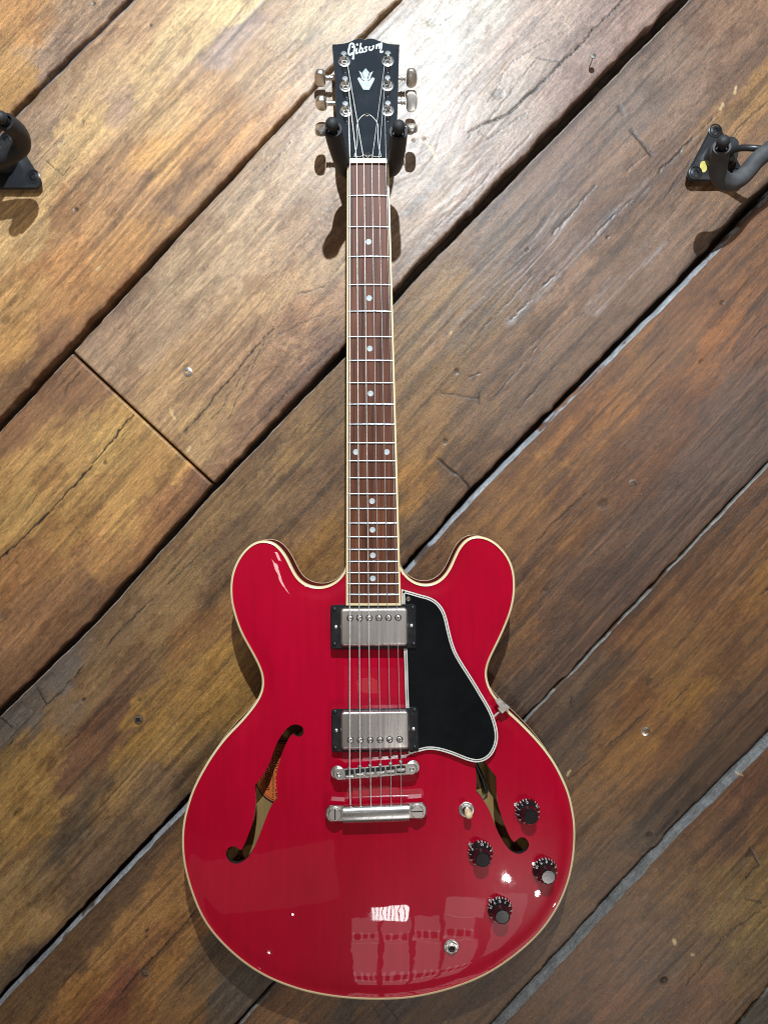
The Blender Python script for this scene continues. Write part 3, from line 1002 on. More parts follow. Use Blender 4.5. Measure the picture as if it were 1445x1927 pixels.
def urange(topk, botk):
    us = np.linspace(-1.0, 1.0, 800)
    ok = np.zeros(us.shape, bool)
    if topk is not None:
        vt = gap_at(topk, us)[0]
    else:
        vt = gap_at(botk, us)[0] + .19
    if botk is not None:
        vb = gap_at(botk, us)[0]
    else:
        vb = vt - .19
    for t in (0, .5, 1):
        v = vb * (1 - t) + vt * t
        x = us * DU[0] + v * DN[0]
        z = us * DU[1] + v * DN[1]
        ok |= (abs(x) < XM) & (abs(z) < ZM)
    return us[ok].min(), us[ok].max()


UJ = float(np.mean(uv_of([145, 272, 403], [670, 790, 910])[0]))     # the butt joint of the third course
a0, a1 = urange(None, 0)
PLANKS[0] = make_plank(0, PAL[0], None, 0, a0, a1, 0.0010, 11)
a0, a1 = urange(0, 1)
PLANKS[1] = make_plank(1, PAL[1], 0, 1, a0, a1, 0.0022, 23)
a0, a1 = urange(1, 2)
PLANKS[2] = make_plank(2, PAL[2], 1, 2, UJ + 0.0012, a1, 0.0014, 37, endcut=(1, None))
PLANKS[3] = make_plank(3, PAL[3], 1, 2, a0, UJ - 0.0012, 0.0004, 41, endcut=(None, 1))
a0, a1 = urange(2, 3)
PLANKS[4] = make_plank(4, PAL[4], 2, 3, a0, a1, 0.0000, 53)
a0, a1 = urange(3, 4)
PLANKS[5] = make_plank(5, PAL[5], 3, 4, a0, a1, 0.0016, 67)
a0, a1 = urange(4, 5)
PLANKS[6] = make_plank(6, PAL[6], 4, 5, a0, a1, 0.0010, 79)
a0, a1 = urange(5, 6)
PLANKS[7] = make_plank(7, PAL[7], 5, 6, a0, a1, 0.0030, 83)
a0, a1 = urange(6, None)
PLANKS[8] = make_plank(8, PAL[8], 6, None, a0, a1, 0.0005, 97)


# cross-head screws in the boards
def cross_screw_mesh(name, r, mat, mdark):
    mb = MB()
    ring = 20
    c = r * 0.23
    a = r * 0.55
    cross = [(a, c), (c, c), (c, a), (-c, a), (-c, c), (-a, c), (-a, -c), (-c, -c), (-c, -a), (c, -a), (c, -c), (a, -c)]
    circ = [(r * math.cos(2 * math.pi * i / ring), r * math.sin(2 * math.pi * i / ring)) for i in range(ring)]
    vs = [Vector(p) for p in circ] + [Vector(p) for p in cross]
    ed = [(i, (i + 1) % ring) for i in range(ring)] + [(ring + i, ring + (i + 1) % 12) for i in range(12)]
    res = geo.delaunay_2d_cdt(vs, ed, [], 0, 1e-9)
    V2, F2 = res[0], res[2]
    keep = []
    P = np.array(cross)
    for f in F2:
        cx = np.mean([V2[i][0] for i in f])
        cy = np.mean([V2[i][1] for i in f])
        if not inside(P, np.array([cx]), np.array([cy]))[0]:
            keep.append(f)

    def dome(p):
        return -0.0012 * (1 - 0.55 * (p[0]**2 + p[1]**2) / r**2)
    mb.add([(p[0], dome(p), p[1]) for p in V2], keep)
    n = 12
    mb.add([(p[0], dome(p), p[1]) for p in cross] + [(p[0], 0.0002, p[1]) for p in cross],
           [(i, (i + 1) % n, n + (i + 1) % n, n + i) for i in range(n)], 1)
    mb.add([(p[0], 0.0002, p[1]) for p in cross], [tuple(t) for t in tess([Vector((p[0], p[1], 0)) for p in cross])], 1)
    mb.add([(p[0], dome(p), p[1]) for p in circ] + [(p[0], 0.002, p[1]) for p in circ],
           [(i, (i + 1) % ring, ring + (i + 1) % ring, ring + i) for i in range(ring)])
    o = mb.build(name, mat, None, 35, [mat, mdark])
    me = o.data
    me.transform(Matrix.Translation(o.location))
    bpy.data.objects.remove(o)
    return me


SCR = cross_screw_mesh('screw_head', 0.0050, M['screw'], M['dark'])
SCRO = cross_screw_mesh('old_screw_head', 0.0046, M['oldscrew'], M['dark'])
for px, py, pk, me, rz in ((354, 700, 2, SCR, .2), (261, 1354, 4, SCRO, .6), (1214, 1376, 6, SCR, .35), (274, 1831, 5, SCRO, .9), (1190, 909, 5, SCRO, .4)):
    inst('screw', me, W(px, py, -0.0012), PLANKS[pk], Matrix.Rotation(rz, 3, 'Y'))
mb = MB()
p0 = W(1116, 106, -0.016)
mb.add(*tube([W(1106, 132, 0.004), W(1111, 120, -0.008), p0], [.0007, .0007, .0007], 8))
mb.add(*lathe([(0, .0008), (.0030, .0006), (.0032, 0), (.0029, -.0004), (.0006, -.0005)], p0, (0.1, -1, .1), 14))
mb.build('nail', M['screw'], PLANKS[2])

# ------------------------------------------------------------------ the guitar
Y_RIM = -0.053
GUITAR = thing('electric_guitar', W(711, 1880, -0.028), 'cherry red semi-hollow electric guitar with cream binding hanging on the plank wall', 'guitar')
OUT = [(650.9, 1065), (650, 1071), (641, 1086), (626, 1098), (611, 1103.8), (596, 1104.6), (579.5, 1101), (566, 1093), (556, 1080.5), (548, 1064.8), (539.6, 1048), (529.6, 1034),
       (518, 1023), (504.7, 1018), (491.4, 1017.4), (478, 1021.6), (465, 1031), (451.6, 1047), (441.6, 1066.4), (435.8, 1086.3), (434, 1108), (435.8, 1134.5), (440.8, 1154.5),
       (448, 1177.7), (458, 1200), (471.5, 1224), (484.8, 1249), (491.4, 1265.7), (494.2, 1282.4), (492, 1300), (484.5, 1316.5), (471, 1335.6), (453, 1357), (429.7, 1381), (413, 1401),
       (396.4, 1424.5), (381.5, 1449.4), (369.9, 1471), (360, 1494), (351.6, 1521), (345.8, 1545.8), (343.2, 1575), (344, 1605), (348, 1633), (355, 1661), (365, 1691), (376.5, 1718),
       (391.5, 1743.6), (409.7, 1766.5), (431.3, 1788.5), (454.6, 1808.4), (479.5, 1826), (509.4, 1842.5), (537.6, 1854), (570, 1864.5), (612, 1873.5), (664, 1879.6), (715.7, 1881.2),
       (767.6, 1878.6), (819.5, 1869), (860, 1857.2), (901.5, 1840.8), (934.8, 1822.5), (968, 1799), (997.9, 1773.5), (1021, 1749), (1041, 1721), (1057.7, 1689.6), (1071, 1653), (1078.4, 1617),
       (1081.4, 1582), (1081, 1549), (1076.8, 1521), (1069.4, 1491), (1057.7, 1462.8), (1042.8, 1434.6), (1026, 1410.5), (1008, 1389), (986.3, 1366.4), (969.7, 1350.3), (953, 1335), (936.5, 1317),
       (926, 1303), (919.5, 1290), (915.7, 1277), (915.2, 1262), (919.4, 1245.8), (927.7, 1227.5), (939.3, 1204), (951, 1177.7), (961, 1151), (966.7, 1126), (968.4, 1099.6), (966, 1074.7), (958.4, 1053),
       (947.6, 1036.5), (932.7, 1021.6), (916, 1012.4), (899.5, 1008.6), (886.2, 1010.3), (872.9, 1019), (863, 1031.5), (854.6, 1048), (846.3, 1067), (836.3, 1082.8), (824.7, 1093.4), (809.8, 1099.4),
       (793, 1099.6), (776.5, 1093.8), (763, 1082), (753.3, 1066.4)]
oc = catmull(OUT, 4.0, closed=False)
NECKPTS = np.array([(740, 1066), (725, 1066), (702, 1066), (680, 1066), (664, 1066)], float)
for _ in range(6):      # smooth the traced line, ends held
    oc[1:-1] = oc[1:-1] * .5 + (oc[:-2] + oc[2:]) * .25
OUTC = np.vstack([oc, NECKPTS])
FL = [(548.6, 1364.8), (558.5, 1363.3), (567.4, 1366.8), (571.8, 1373.7), (570.8, 1380.6), (566.4, 1385.5), (560.5, 1386.5), (555.5, 1384), (551.6, 1380.6), (545.7, 1386.5), (536.8, 1403.3),
      (529.9, 1421), (524, 1441.7), (520.5, 1458.5), (520.5, 1481), (522.8, 1501), (515, 1509.8), (507.2, 1523.6), (497.5, 1548), (489.5, 1569), (481.7, 1587.6), (473, 1605), (464.3, 1615.7),
      (455.5, 1622.4), (445.9, 1625.3), (436, 1623.4), (428.4, 1615.7), (425.5, 1606), (428.4, 1598), (436, 1593), (444, 1593.4), (449.7, 1597.6), (454.6, 1599.7), (460.4, 1588.5), (468, 1570), (475, 1550.7),
      (479.8, 1527.5), (481.7, 1504), (480.6, 1476), (493.4, 1460.5), (501.3, 1447.6), (509, 1431.9), (516, 1411), (525, 1391.4), (535.8, 1375.6), (542.7, 1368.7)]
FR = [(884, 1412), (890, 1425), (893.8, 1440), (895.6, 1461.5), (895.6, 1489.5), (908, 1505), (919.4, 1523.8), (929.8, 1549.7), (939, 1570.5), (948.5, 1586), (958.9, 1599.5), (969.2, 1605.7), (979.6, 1606.3),
      (990, 1600.6), (994.7, 1591.2), (993, 1583), (986.9, 1576.7), (979.6, 1575.7), (971.3, 1580.8), (967.2, 1585), (962, 1579.8), (954.7, 1565.3), (946.4, 1544.5), (938, 1518.6), (934, 1492.6),
      (933, 1461.5), (923.6, 1449), (914.2, 1436.6), (904, 1421), (893, 1407)]


def fcurve(P, sharp):
    """smooth except at the sharp nicks"""
    P = [tuple(p) for p in P]
    n = len(P)
    idx = sorted(sharp)
    out = []
    for a, b in zip(idx, idx[1:] + [idx[0] + n]):
        seg = [P[i % n] for i in range(a, b + 1)]
        c = catmull(seg, 3.0, closed=False)
        out += [tuple(q) for q in c[:-1]]
    return np.array(out)


FLC = fcurve(FL, [8, 15, 32, 38])
FRC = fcurve(FR, [4, 19, 25, 29])

# arched top: height over the rim from a membrane over the outline
_g = {}


def solve_arch():
    lv = [32, 16, 8, 4]
    u = None
    for s in lv:
        xs = np.arange(330, 1096 + s, s)
        ys = np.arange(996, 1896 + s, s)
        X, Y = np.meshgrid(xs, ys)
        m = inside(OUTC, X, Y)
        if u is None:
            u = np.zeros(X.shape)
        else:
            u = samp(_g['u'], X, Y)
        u = u * m
        for _ in range(700 if s == 4 else 400):
            a = np.zeros_like(u)
            a[1:-1, 1:-1] = (u[:-2, 1:-1] + u[2:, 1:-1] + u[1:-1, :-2] + u[1:-1, 2:] + s * s * 4e-5) / 4
            u = a * m
        _g['u'] = u
        _g['x0'], _g['y0'], _g['s'] = xs[0], ys[0], s


def samp(u, X, Y):
    fx = np.clip((np.asarray(X, float) - _g['x0']) / _g['s'], 0, u.shape[1] - 1.001)
    fy = np.clip((np.asarray(Y, float) - _g['y0']) / _g['s'], 0, u.shape[0] - 1.001)
    ix = fx.astype(int)
    iy = fy.astype(int)
    fx = fx - ix
    fy = fy - iy
    return (u[iy, ix] * (1 - fx) + u[iy, ix + 1] * fx) * (1 - fy) + (u[iy + 1, ix] * (1 - fx) + u[iy + 1, ix + 1] * fx) * fy


solve_arch()
u = _g['u']
un = u / u.max()
Hh = 0.0125 * (un ** 0.85)
for _ in range(10):
    p = np.pad(Hh, 1, mode='edge')
    Hh = (p[1:-1, 1:-1] * 4 + (p[:-2, 1:-1] + p[2:, 1:-1] + p[1:-1, :-2] + p[1:-1, 2:]) * 2 + p[:-2, :-2] + p[2:, 2:] + p[:-2, 2:] + p[2:, :-2]) / 16
xs_ = _g['x0'] + _g['s'] * np.arange(Hh.shape[1])
ys_ = _g['y0'] + _g['s'] * np.arange(Hh.shape[0])
XX, YY = np.meshgrid(xs_, ys_)
DD = np.full(XX.shape, 1e9)
for q in oc:
    DD = np.minimum(DD, (XX - q[0]) ** 2 + (YY - q[1]) ** 2)
Hh = Hh * sstep(3, 26, np.sqrt(DD)) * inside(OUTC, XX, YY)
for _ in range(2):
    p = np.pad(Hh, 1, mode='edge')
    Hh = (p[1:-1, 1:-1] * 4 + (p[:-2, 1:-1] + p[2:, 1:-1] + p[1:-1, :-2] + p[1:-1, 2:]) * 2 + p[:-2, :-2] + p[2:, 2:] + p[:-2, 2:] + p[2:, :-2]) / 16
_g['h'] = Hh


def top_h(px, py):
    return samp(_g['h'], np.array([px]), np.array([py]))[0] if not hasattr(px, '__len__') else samp(_g['h'], px, py)


def top_y(px, py):
    return Y_RIM - float(top_h(px, py))


def top_n(px, py):
    e = 8
    gx = (top_h(px + e, py) - top_h(px - e, py)) / (2 * e * .00055)
    gz = -(top_h(px, py + e) - top_h(px, py - e)) / (2 * e * .00055)
    return Vector((-gx, -1, -gz)).normalized()


def build_top():
    pts = [tuple(p) for p in OUTC]
    nb = len(pts)
    ed = [(i, (i + 1) % nb) for i in range(nb)]
    for F in (FLC, FRC):
        b = len(pts)
        pts += [tuple(p) for p in F]
        n = len(F)
        ed += [(b + i, b + (i + 1) % n) for i in range(n)]
    s = 6
    X, Y = np.meshgrid(np.arange(332, 1092, s), np.arange(1000, 1890, s))
    X = X + (np.arange(X.shape[0]) % 2)[:, None] * s / 2
    ok = inside(offset(OUTC, 3.2), X, Y) & ~inside(offset(FLC, -3), X, Y) & ~inside(offset(FRC, -3), X, Y)
    pts += list(zip(X[ok].tolist(), Y[ok].tolist()))
    res = geo.delaunay_2d_cdt([Vector(p) for p in pts], ed, [], 0, 1e-6)
    V2 = np.array([tuple(v) for v in res[0]])
    F2 = res[2]
    cen = np.array([V2[list(f)].mean(0) for f in F2])
    keep = inside(OUTC, cen[:, 0], cen[:, 1]) & ~inside(FLC, cen[:, 0], cen[:, 1]) & ~inside(FRC, cen[:, 0], cen[:, 1])
    h = top_h(V2[:, 0], V2[:, 1])
    v = [W(p[0], p[1], Y_RIM - hh) for p, hh in zip(V2, h)]
    f = [tuple(q) for q, k in zip(F2, keep) if k]
    return v, f


v, f = build_top()
o = add('body_top', v, f, M['red'], GUITAR, 60)
for F, nm in ((FLC, 'f_hole_edge'), (FRC, 'f_hole_edge')):
    n = len(F)
    hh = top_h(F[:, 0], F[:, 1])
    vv = [W(p[0], p[1], Y_RIM - h_ + 0.0001) for p, h_ in zip(F, hh)]
    vv += [p + Vector((0, 0.0052, 0)) for p in vv]
    add(nm, vv, [(i, (i + 1) % n, n + (i + 1) % n, n + i) for i in range(n)], M['edgeblack'], o, 50)

# sides, back, bindings
DEPTH = 0.042
ring0 = [W(p[0], p[1], Y_RIM) for p in OUTC]
ringb = [Vector((p.x, Y_RIM + DEPTH, p.z)) for p in ring0]
n = len(ring0)
add('body_side', [p + Vector((0, 0.0004, 0)) for p in ring0] + ringb, [(i, (i + 1) % n, n + (i + 1) % n, n + i) for i in range(n)], M['redside'], GUITAR, 60)
xz = np.array([(p.x, p.z) for p in ring0])
bv, bf = [], []
rings = [(xz, 0), (offset(xz, .012), .004), (offset(xz, .03), .007)]
mb = MB()
for k, (R, d) in enumerate(rings):
    bv += [Vector((q[0], Y_RIM + DEPTH + d, q[1])) for q in R]
for k in range(2):
    for i in range(n):
        j = (i + 1) % n
        bf.append((k * n + i, k * n + j, (k + 1) * n + j, (k + 1) * n + i))
bf += [tuple(2 * n + i for i in t) for t in tess([Vector((q[0], q[1], 0)) for q in rings[2][0]])]
add('body_back', bv, bf, M['redside'], GUITAR, 40)
# bare wood inside, seen through the f-holes
ins = offset(xz, .004)
add('body_inside', [Vector((q[0], Y_RIM + 0.0215, q[1])) for q in ins], [tuple(t) for t in tess([Vector((q[0], q[1], 0)) for q in ins])], M['inner'], GUITAR, 0)


def binding(name, pts, width, y_front, depth, proud):
    """cream strip let into the arris, swept along the outline (open at the neck)"""
    P = np.array(pts)
    A = offset(P, -proud, closed=False) if False else P
    nrm = []
    m = len(P)
    tang = np.gradient(P, axis=0)
    tang /= np.linalg.norm(tang, axis=1, keepdims=True)
    nn = np.stack([-tang[:, 1], tang[:, 0]], 1)
    return nn


ocw = np.array([(W(p[0], p[1], Y_RIM).x, W(p[0], p[1], Y_RIM).z) for p in oc])
tg = np.gradient(ocw, axis=0)
tg /= np.linalg.norm(tg, axis=1, keepdims=True)
nn = np.stack([tg[:, 1], -tg[:, 0]], 1)
test = ocw[40] + nn[40] * 0.005
if inside(ocw, np.array([test[0]]), np.array([test[1]]))[0]:
    nn = -nn           # nn points outwards


def strip(name, prof, mat, parent):
    """prof: (outward offset, y) cross-section swept along the body outline"""
    k = len(prof)
    vv, ff = [], []
    for i in range(len(ocw)):
        for d, y in prof:
            q = ocw[i] + nn[i] * d
            vv.append(Vector((q[0], y, q[1])))
    for i in range(len(ocw) - 1):
        for a in range(k):
            b = (a + 1) % k
            ff.append((i * k + a, i * k + b, (i + 1) * k + b, (i + 1) * k + a))
    return add(name, vv, ff, mat, parent, 50)


strip('binding', [(0.0003, Y_RIM + .0062), (0.0003, Y_RIM + .0002), (-0.0002, Y_RIM - .0006), (-0.0020, Y_RIM - .0011), (-0.0021, Y_RIM + .001), (-0.001, Y_RIM + .0062)], M['cream'], GUITAR)
strip('binding', [(0.0004, Y_RIM + DEPTH - .0022), (0.0004, Y_RIM + DEPTH + .0001), (-0.001, Y_RIM + DEPTH + .0008), (-0.002, Y_RIM + DEPTH + .0003), (-0.0006, Y_RIM + DEPTH - .0022)], M['cream'], GUITAR)

# paper label and the wire inside
Y_LAB = Y_RIM + 0.0208
LAB_C = (532, 1454)


def ell(a, b, n=48):
    return [(LAB_C[0] + a * math.cos(2 * math.pi * i / n), LAB_C[1] + b * math.sin(2 * math.pi * i / n)) for i in range(n)]


LABEL = add('paper_label', *plate(ell(54, 60), W, Y_LAB, Y_LAB + .0003), M['orange'], GUITAR, 0)
mb = MB()
mb.add(*ribbon(ell(54, 60), ell(51.6, 57.6), W, Y_LAB - .0001, .00005))
mb.add(*ribbon(ell(49.4, 55.4), ell(48.4, 54.4), W, Y_LAB - .0001, .00005))
mb.build('printed_border', M['ink'], LABEL, 0)


def text_mesh(txt, size, extrude=0.0, align='CENTER', shear=0.0):
    c = bpy.data.curves.new('text', 'FONT')
    c.body = txt
    c.size = size
    c.extrude = extrude
    c.align_x = align
    c.align_y = 'CENTER'
    c.shear = shear
    c.resolution_u = 3
    ob = bpy.data.objects.new('text', c)
    COL.objects.link(ob)
    bpy.context.view_layer.update()
    dg = bpy.context.evaluated_depsgraph_get()
    me = bpy.data.meshes.new_from_object(ob.evaluated_get(dg))
    bpy.data.objects.remove(ob)
    v = [Vector(q.co) for q in me.vertices]
    f = [tuple(p.vertices) for p in me.polygons]
    bpy.data.meshes.remove(me)
    return v, f


mb = MB()
for txt, size, px, py, al, sh in (('GUARANTEE', .0085, 523, 1412, 'LEFT', 0), ('against faulty workmanship and materials', .0036, 514.5, 1421, 'LEFT', 0), ('Gibson', .0098, 504.5, 1436, 'LEFT', .4),
                                  ('number', .003, 492, 1463, 'LEFT', 0)):
    v, f = text_mesh(txt, size, 0, al, sh)
    p0 = W(px, py, Y_LAB - .00012)
    mb.add([p0 + Vector((q.y, 0, -q.x)) for q in v], f)
mb.build('printed_lettering', M['ink'], LABEL, 0)
mb = MB()
mb.add(*tube([W(888, 1420, Y_RIM + .010), W(897, 1442, Y_RIM + .011), W(908, 1466, Y_RIM + .013), W(914.5, 1491, Y_RIM + .016)], .0023, 10))
add('pickup_cable', mb.v, mb.f, M['cable'], GUITAR)
mb = MB()
mb.add(*tube([W(914, 1490, Y_RIM + .016), W(911, 1498, Y_RIM + .017), W(905, 1510, Y_RIM + .02)], .0006, 6))
add('signal_wire', mb.v, mb.f, M['steel'], GUITAR)

# ---- neck and fingerboard
Y_FB = -0.0745


def fb_x(py):
    t = (py - 303) / (1138 - 303)
    return 653.3 + t * (651.2 - 653.3), 731.3 + t * (754.6 - 731.3)


mb = MB()
# neck: rounded section from nut to body
rows = []
for py in (301, 360, 480, 640, 820, 980, 1066, 1110):
    l, r = fb_x(py)
    heel = max(0, (py - 900) / 170)
    sec = []
    yb = 0.0145 + .002 * (py - 300) / 800
    cx = (l + r) / 2
    hw = (r - l) / 2 - .8
    for k in range(11):
        a = math.pi * k / 10
        dy = yb * (math.sin(a) ** 0.75)
        xx = cx - hw * math.cos(a)
        q = W(xx, py, Y_FB + .0055)
        sec.append(Vector((q.x, Y_FB + .0055 + dy + (.012 * min(1, heel) if 0 < k < 10 else 0), q.z)))
    rows.append(sec)
v = [p for s_ in rows for p in s_]
k = 11
f = [(i * k + a, i * k + a + 1, (i + 1) * k + a + 1, (i + 1) * k + a) for i in range(len(rows) - 1) for a in range(k - 1)]
f += [(i * k, (i + 1) * k, (i + 1) * k + k - 1, i * k + k - 1) for i in range(len(rows) - 1)]
f += [tuple(range(k)), tuple((len(rows) - 1) * k + a for a in reversed(range(k)))]
NECK = add('neck', v, f, M['redside'], GUITAR, 50)
l0, r0 = fb_x(304)
l1, r1 = fb_x(1137)


def fbsurf(t, py, crown=0.0009, y=Y_FB):
    """cambered playing surface, t in 0..1 from bass to treble"""
    l, r = fb_x(py)
    q = W(l + (r - l) * t, py, y)
    return Vector((q.x, y + crown * (2 * t - 1) ** 2, q.z))


pys = np.linspace(303.5, 1137.5, 40)
tt = np.linspace(.037, .963, 9)
v, f = [], []
for py in pys:
    for t in tt:
        v.append(fbsurf(t, py))
for i in range(len(pys) - 1):
    for a in range(8):
        f.append((i * 9 + a, i * 9 + a + 1, (i + 1) * 9 + a + 1, (i + 1) * 9 + a))
FB = add('fingerboard', v, f, M['rose'], GUITAR, 60)
mb = MB()
for t0, t1 in ((0, .038), (.962, 1.0)):
    rows = []
    for py in pys:
        a, b = fbsurf(t0, py), fbsurf(t1, py)
        a.y -= .0002
        b.y -= .0002
        a2, b2 = a + Vector((0, .0075, 0)), b + Vector((0, .0075, 0))
        rows.append([a, b, b2, a2])
    vv = [p for r_ in rows for p in r_]
    ff = [(i * 4 + a, i * 4 + (a + 1) % 4, (i + 1) * 4 + (a + 1) % 4, (i + 1) * 4 + a) for i in range(len(rows) - 1) for a in range(4)]
    ff += [(0, 1, 2, 3), tuple((len(rows) - 1) * 4 + a for a in range(4))]
    mb.add(vv, ff)
rows = []
for t in np.linspace(0, 1, 9):
    a, b = fbsurf(t, 1135.2), fbsurf(t, 1139.4)
    a.y -= .0003
    b.y -= .0003
    rows.append([a, b, b + Vector((0, .012, 0)), a + Vector((0, .012, 0))])
vv = [p for r_ in rows for p in r_]
ff = [(i * 4 + a, i * 4 + (a + 1) % 4, (i + 1) * 4 + (a + 1) % 4, (i + 1) * 4 + a) for i in range(8) for a in range(4)] + [(0, 1, 2, 3), (32, 33, 34, 35)]
mb.add(vv, ff)
mb.build('fingerboard_binding', M['cream'], FB, 30)
FRETS = [368, 427, 482.8, 535.8, 586, 633.8, 678.5, 720.6, 760.9, 798.6, 833.8, 867.6, 899.5, 929.6, 957.2, 984.8, 1010.6, 1034.2, 1056.8, 1078, 1098.8, 1118.8]
for py in FRETS:
    v, f = tube([fbsurf(t, py, y=Y_FB - .0003) for t in np.linspace(.035, .965, 9)], .0011, 8)
    add('fret', v, f, M['fretwire'], FB, 60)
for px, py in ((693.6, 455), (694.7, 561), (695.8, 656), (697.3, 740.5), (669.7, 850.5), (727.8, 850.5), (700.2, 943), (701, 997), (701.6, 1045), (701.6, 1088.6)):
    l, r = fb_x(py)
    t = (px - l) / (r - l)
    q = fbsurf(t, py)
    v, f = lathe([(.0028, -.0005), (.0029, .00012), (0, .00016)], q, (0, -1, 0), 18)
    add('dot_inlay', v, f, M['pearl'], FB, 30)

# ---- headstock, leaning back from the nut
TH = math.radians(15.5)
HN = Vector((0, -math.cos(TH), math.sin(TH)))
HP = W(692, 300, Y_FB + .001)
CAM = Vector((0, CAM_Y, 0))


def Hd(px, py, h=0.0):
    """a point on (or h above) the headstock face"""
    d = Vector(((px - 722.5) * K, 1.0, (963.5 - py) * K))
    p = HP + HN * h
    t = (p - CAM).dot(HN) / d.dot(HN)
    return CAM + d * t


def Hplate(P, h0, h1, bev=0.0):
    return plate(P, lambda x, y, h: Hd(x, y, -h), -h0, -h1, bev)


def Hsolid(P, thick, bev=.0006):
    """outline on the face, extruded straight back along the headstock normal"""
    n = len(P)
    face = [Hd(p[0], p[1], 0) for p in P]
    ins_ = [Hd(p[0], p[1], 0) for p in offset(P, bev / .00055)]
    fr = [p - HN * bev for p in face]
    bk = [p - HN * thick for p in face]
    v = ins_ + fr + bk
    f = []
    for k in range(2):
        for i in range(n):
            j = (i + 1) % n
            f.append((k * n + i, k * n + j, (k + 1) * n + j, (k + 1) * n + i))
    tr = tess([Vector((p[0], p[1], 0)) for p in P])
    f += [tuple(t) for t in tr] + [tuple(2 * n + i for i in t) for t in tr]
    return v, f


HS = [(625, 82.8), (646.5, 81), (656.5, 78.3), (667.6, 73.5), (676, 71.6), (682, 71.8), (686.6, 74.2), (691, 72.2), (698, 71.4), (705, 72.8), (715, 76.6), (729.6, 81), (751.6, 82.8), (751, 100), (749.6, 154), (748, 212), (746.5, 228),
      (741, 250), (735.5, 268), (732.5, 284), (731.5, 299), (653, 299), (651.5, 284), (647.5, 268), (640.5, 250), (634.5, 232), (632.8, 212), (630.6, 154), (626.5, 105)]
HSC = fcurve(HS, [0, 6, 12, 15, 20, 21, 26])
HEAD = add('headstock', *Hsolid(HSC, .0145), M['blackgloss'], GUITAR, 35)
v, f = [], []
NUT = rrect(692.2, 302.6, 79.5, 9.5, 2)
add('nut', *plate(NUT, W, Y_FB - .0022, Y_FB + .006, .0008), M['bone'], GUITAR, 35)

# truss rod cover
TR = [(690.3, 213.5), (683, 216.5), (675, 224.5), (671, 235), (672.2, 256), (670.8, 275), (666.2, 294.6), (679, 294.8), (685, 291.5), (691.8, 296.5), (698.5, 291.5), (704, 294.8), (717.6, 294.8), (713.2, 275), (711.5, 255), (711.3, 234), (706, 224.5), (697.5, 216.5)]
TRC = fcurve(TR, [0, 6, 12])
TRO = add('truss_rod_cover', *Hplate([tuple(p) for p in TRC], .0016, 0), M['white'], HEAD, 30)
add('cover_face', *Hplate([tuple(p) for p in offset(TRC, 1.0)], .00185, .001), M['blackgloss'], TRO, 30)
for px, py in ((690.5, 216.5), (692, 291)):
    v, f = lathe([(.0022, 0), (.0022, .0006), (.0014, .0011), (.0010, .0008), (.0010, .0002), (0, .0002)], Hd(px, py, .0016), HN, 14)
    add('screw', v, f, M['screw'], TRO, 40)

# crown inlay and logo
mb = MB()


def z9(x, y):
    return (610 + x / 9.03, 60 + y / 9.03)


for pl in ([(705, 618), (735, 652), (765, 690), (752, 735), (736, 772), (734, 840), (684, 840), (678, 772), (664, 735), (650, 690), (676, 652)],
           [(588, 658), (638, 692), (656, 730), (672, 772), (690, 830), (640, 800), (622, 735), (606, 700), (600, 682)],
           [(832, 668), (785, 692), (766, 730), (752, 772), (735, 830), (782, 800), (800, 735), (815, 705), (822, 690)],
           [(565, 792), (600, 768), (634, 806), (660, 830), (710, 836), (760, 830), (786, 806), (820, 770), (860, 792), (830, 860), (765, 982), (665, 982), (600, 866)]):
    mb.add(*Hplate([z9(*p) for p in pl], .00018 + .00004 * (len(mb.v) % 7), 0))
mb.build('crown_inlay', M['pearl'], HEAD, 0)
mb = MB()


def stroke(pts, wd):
    P = catmull([z9(*p) for p in pts], 0.9, closed=False)
    wd = wd / 9.03
    A = offset(P, wd / 2, closed=False)
    B = offset(P, -wd / 2, closed=False)
    n = len(P)
    hh = .0002 + .00002 * (len(mb.f) % 13)
    v = [Hd(*p, hh) for p in A] + [Hd(*p, hh) for p in B]
    f = [(i, i + 1, n + i + 1, n + i) for i in range(n - 1)]
    mb.add(v, f)


def blob(x, y, r):
    c = z9(x, y)
    pts = [(c[0] + r / 9.03 * math.cos(a * math.pi / 5), c[1] + r / 9.03 * math.sin(a * math.pi / 5)) for a in range(10)]
    mb.add([Hd(*p, .00026) for p in pts], [tuple(range(10))])


stroke([(508, 238), (496, 206), (468, 196), (440, 218), (424, 280), (416, 345), (428, 385), (456, 384), (480, 352)], 30)
stroke([(470, 262), (500, 250), (516, 254), (508, 320), (498, 400), (488, 458)], 30)
stroke([(476, 455), (514, 452)], 26)
stroke([(512, 322), (528, 300)], 16)
stroke([(556, 282), (548, 330), (544, 366), (566, 362)], 26)
blob(562, 216, 20)
stroke([(626, 186), (614, 260), (600, 340), (612, 352), (644, 336), (656, 300), (640, 276), (616, 290)], 25)
stroke([(566, 362), (600, 340)], 16)
stroke([(736, 256), (706, 256), (690, 274), (712, 292), (718, 318), (690, 336), (654, 338)], 23)
stroke([(776, 244), (762, 290), (778, 312), (812, 302), (836, 268), (842, 226)], 25)
stroke([(842, 232), (812, 252)], 14)
stroke([(894, 208), (884, 288)], 24)
stroke([(890, 262), (926, 206), (940, 214), (934, 288)], 22)
stroke([(928, 246), (972, 190), (978, 206), (964, 300), (956, 342), (972, 350), (1004, 326)], 24)
mb.build('headstock_logo', M['pearl2'], HEAD, 0)

# tuners
POST = [(.0070, 0), (.0070, .0007), (.0064, .0011), (.0052, .0012), (.0050, .0030), (.0036, .0036), (.0034, .0042), (.0028, .0050), (.0024, .0078), (.0029, .0088), (.0030, .0104), (.0027, .0110), (0, .0111)]


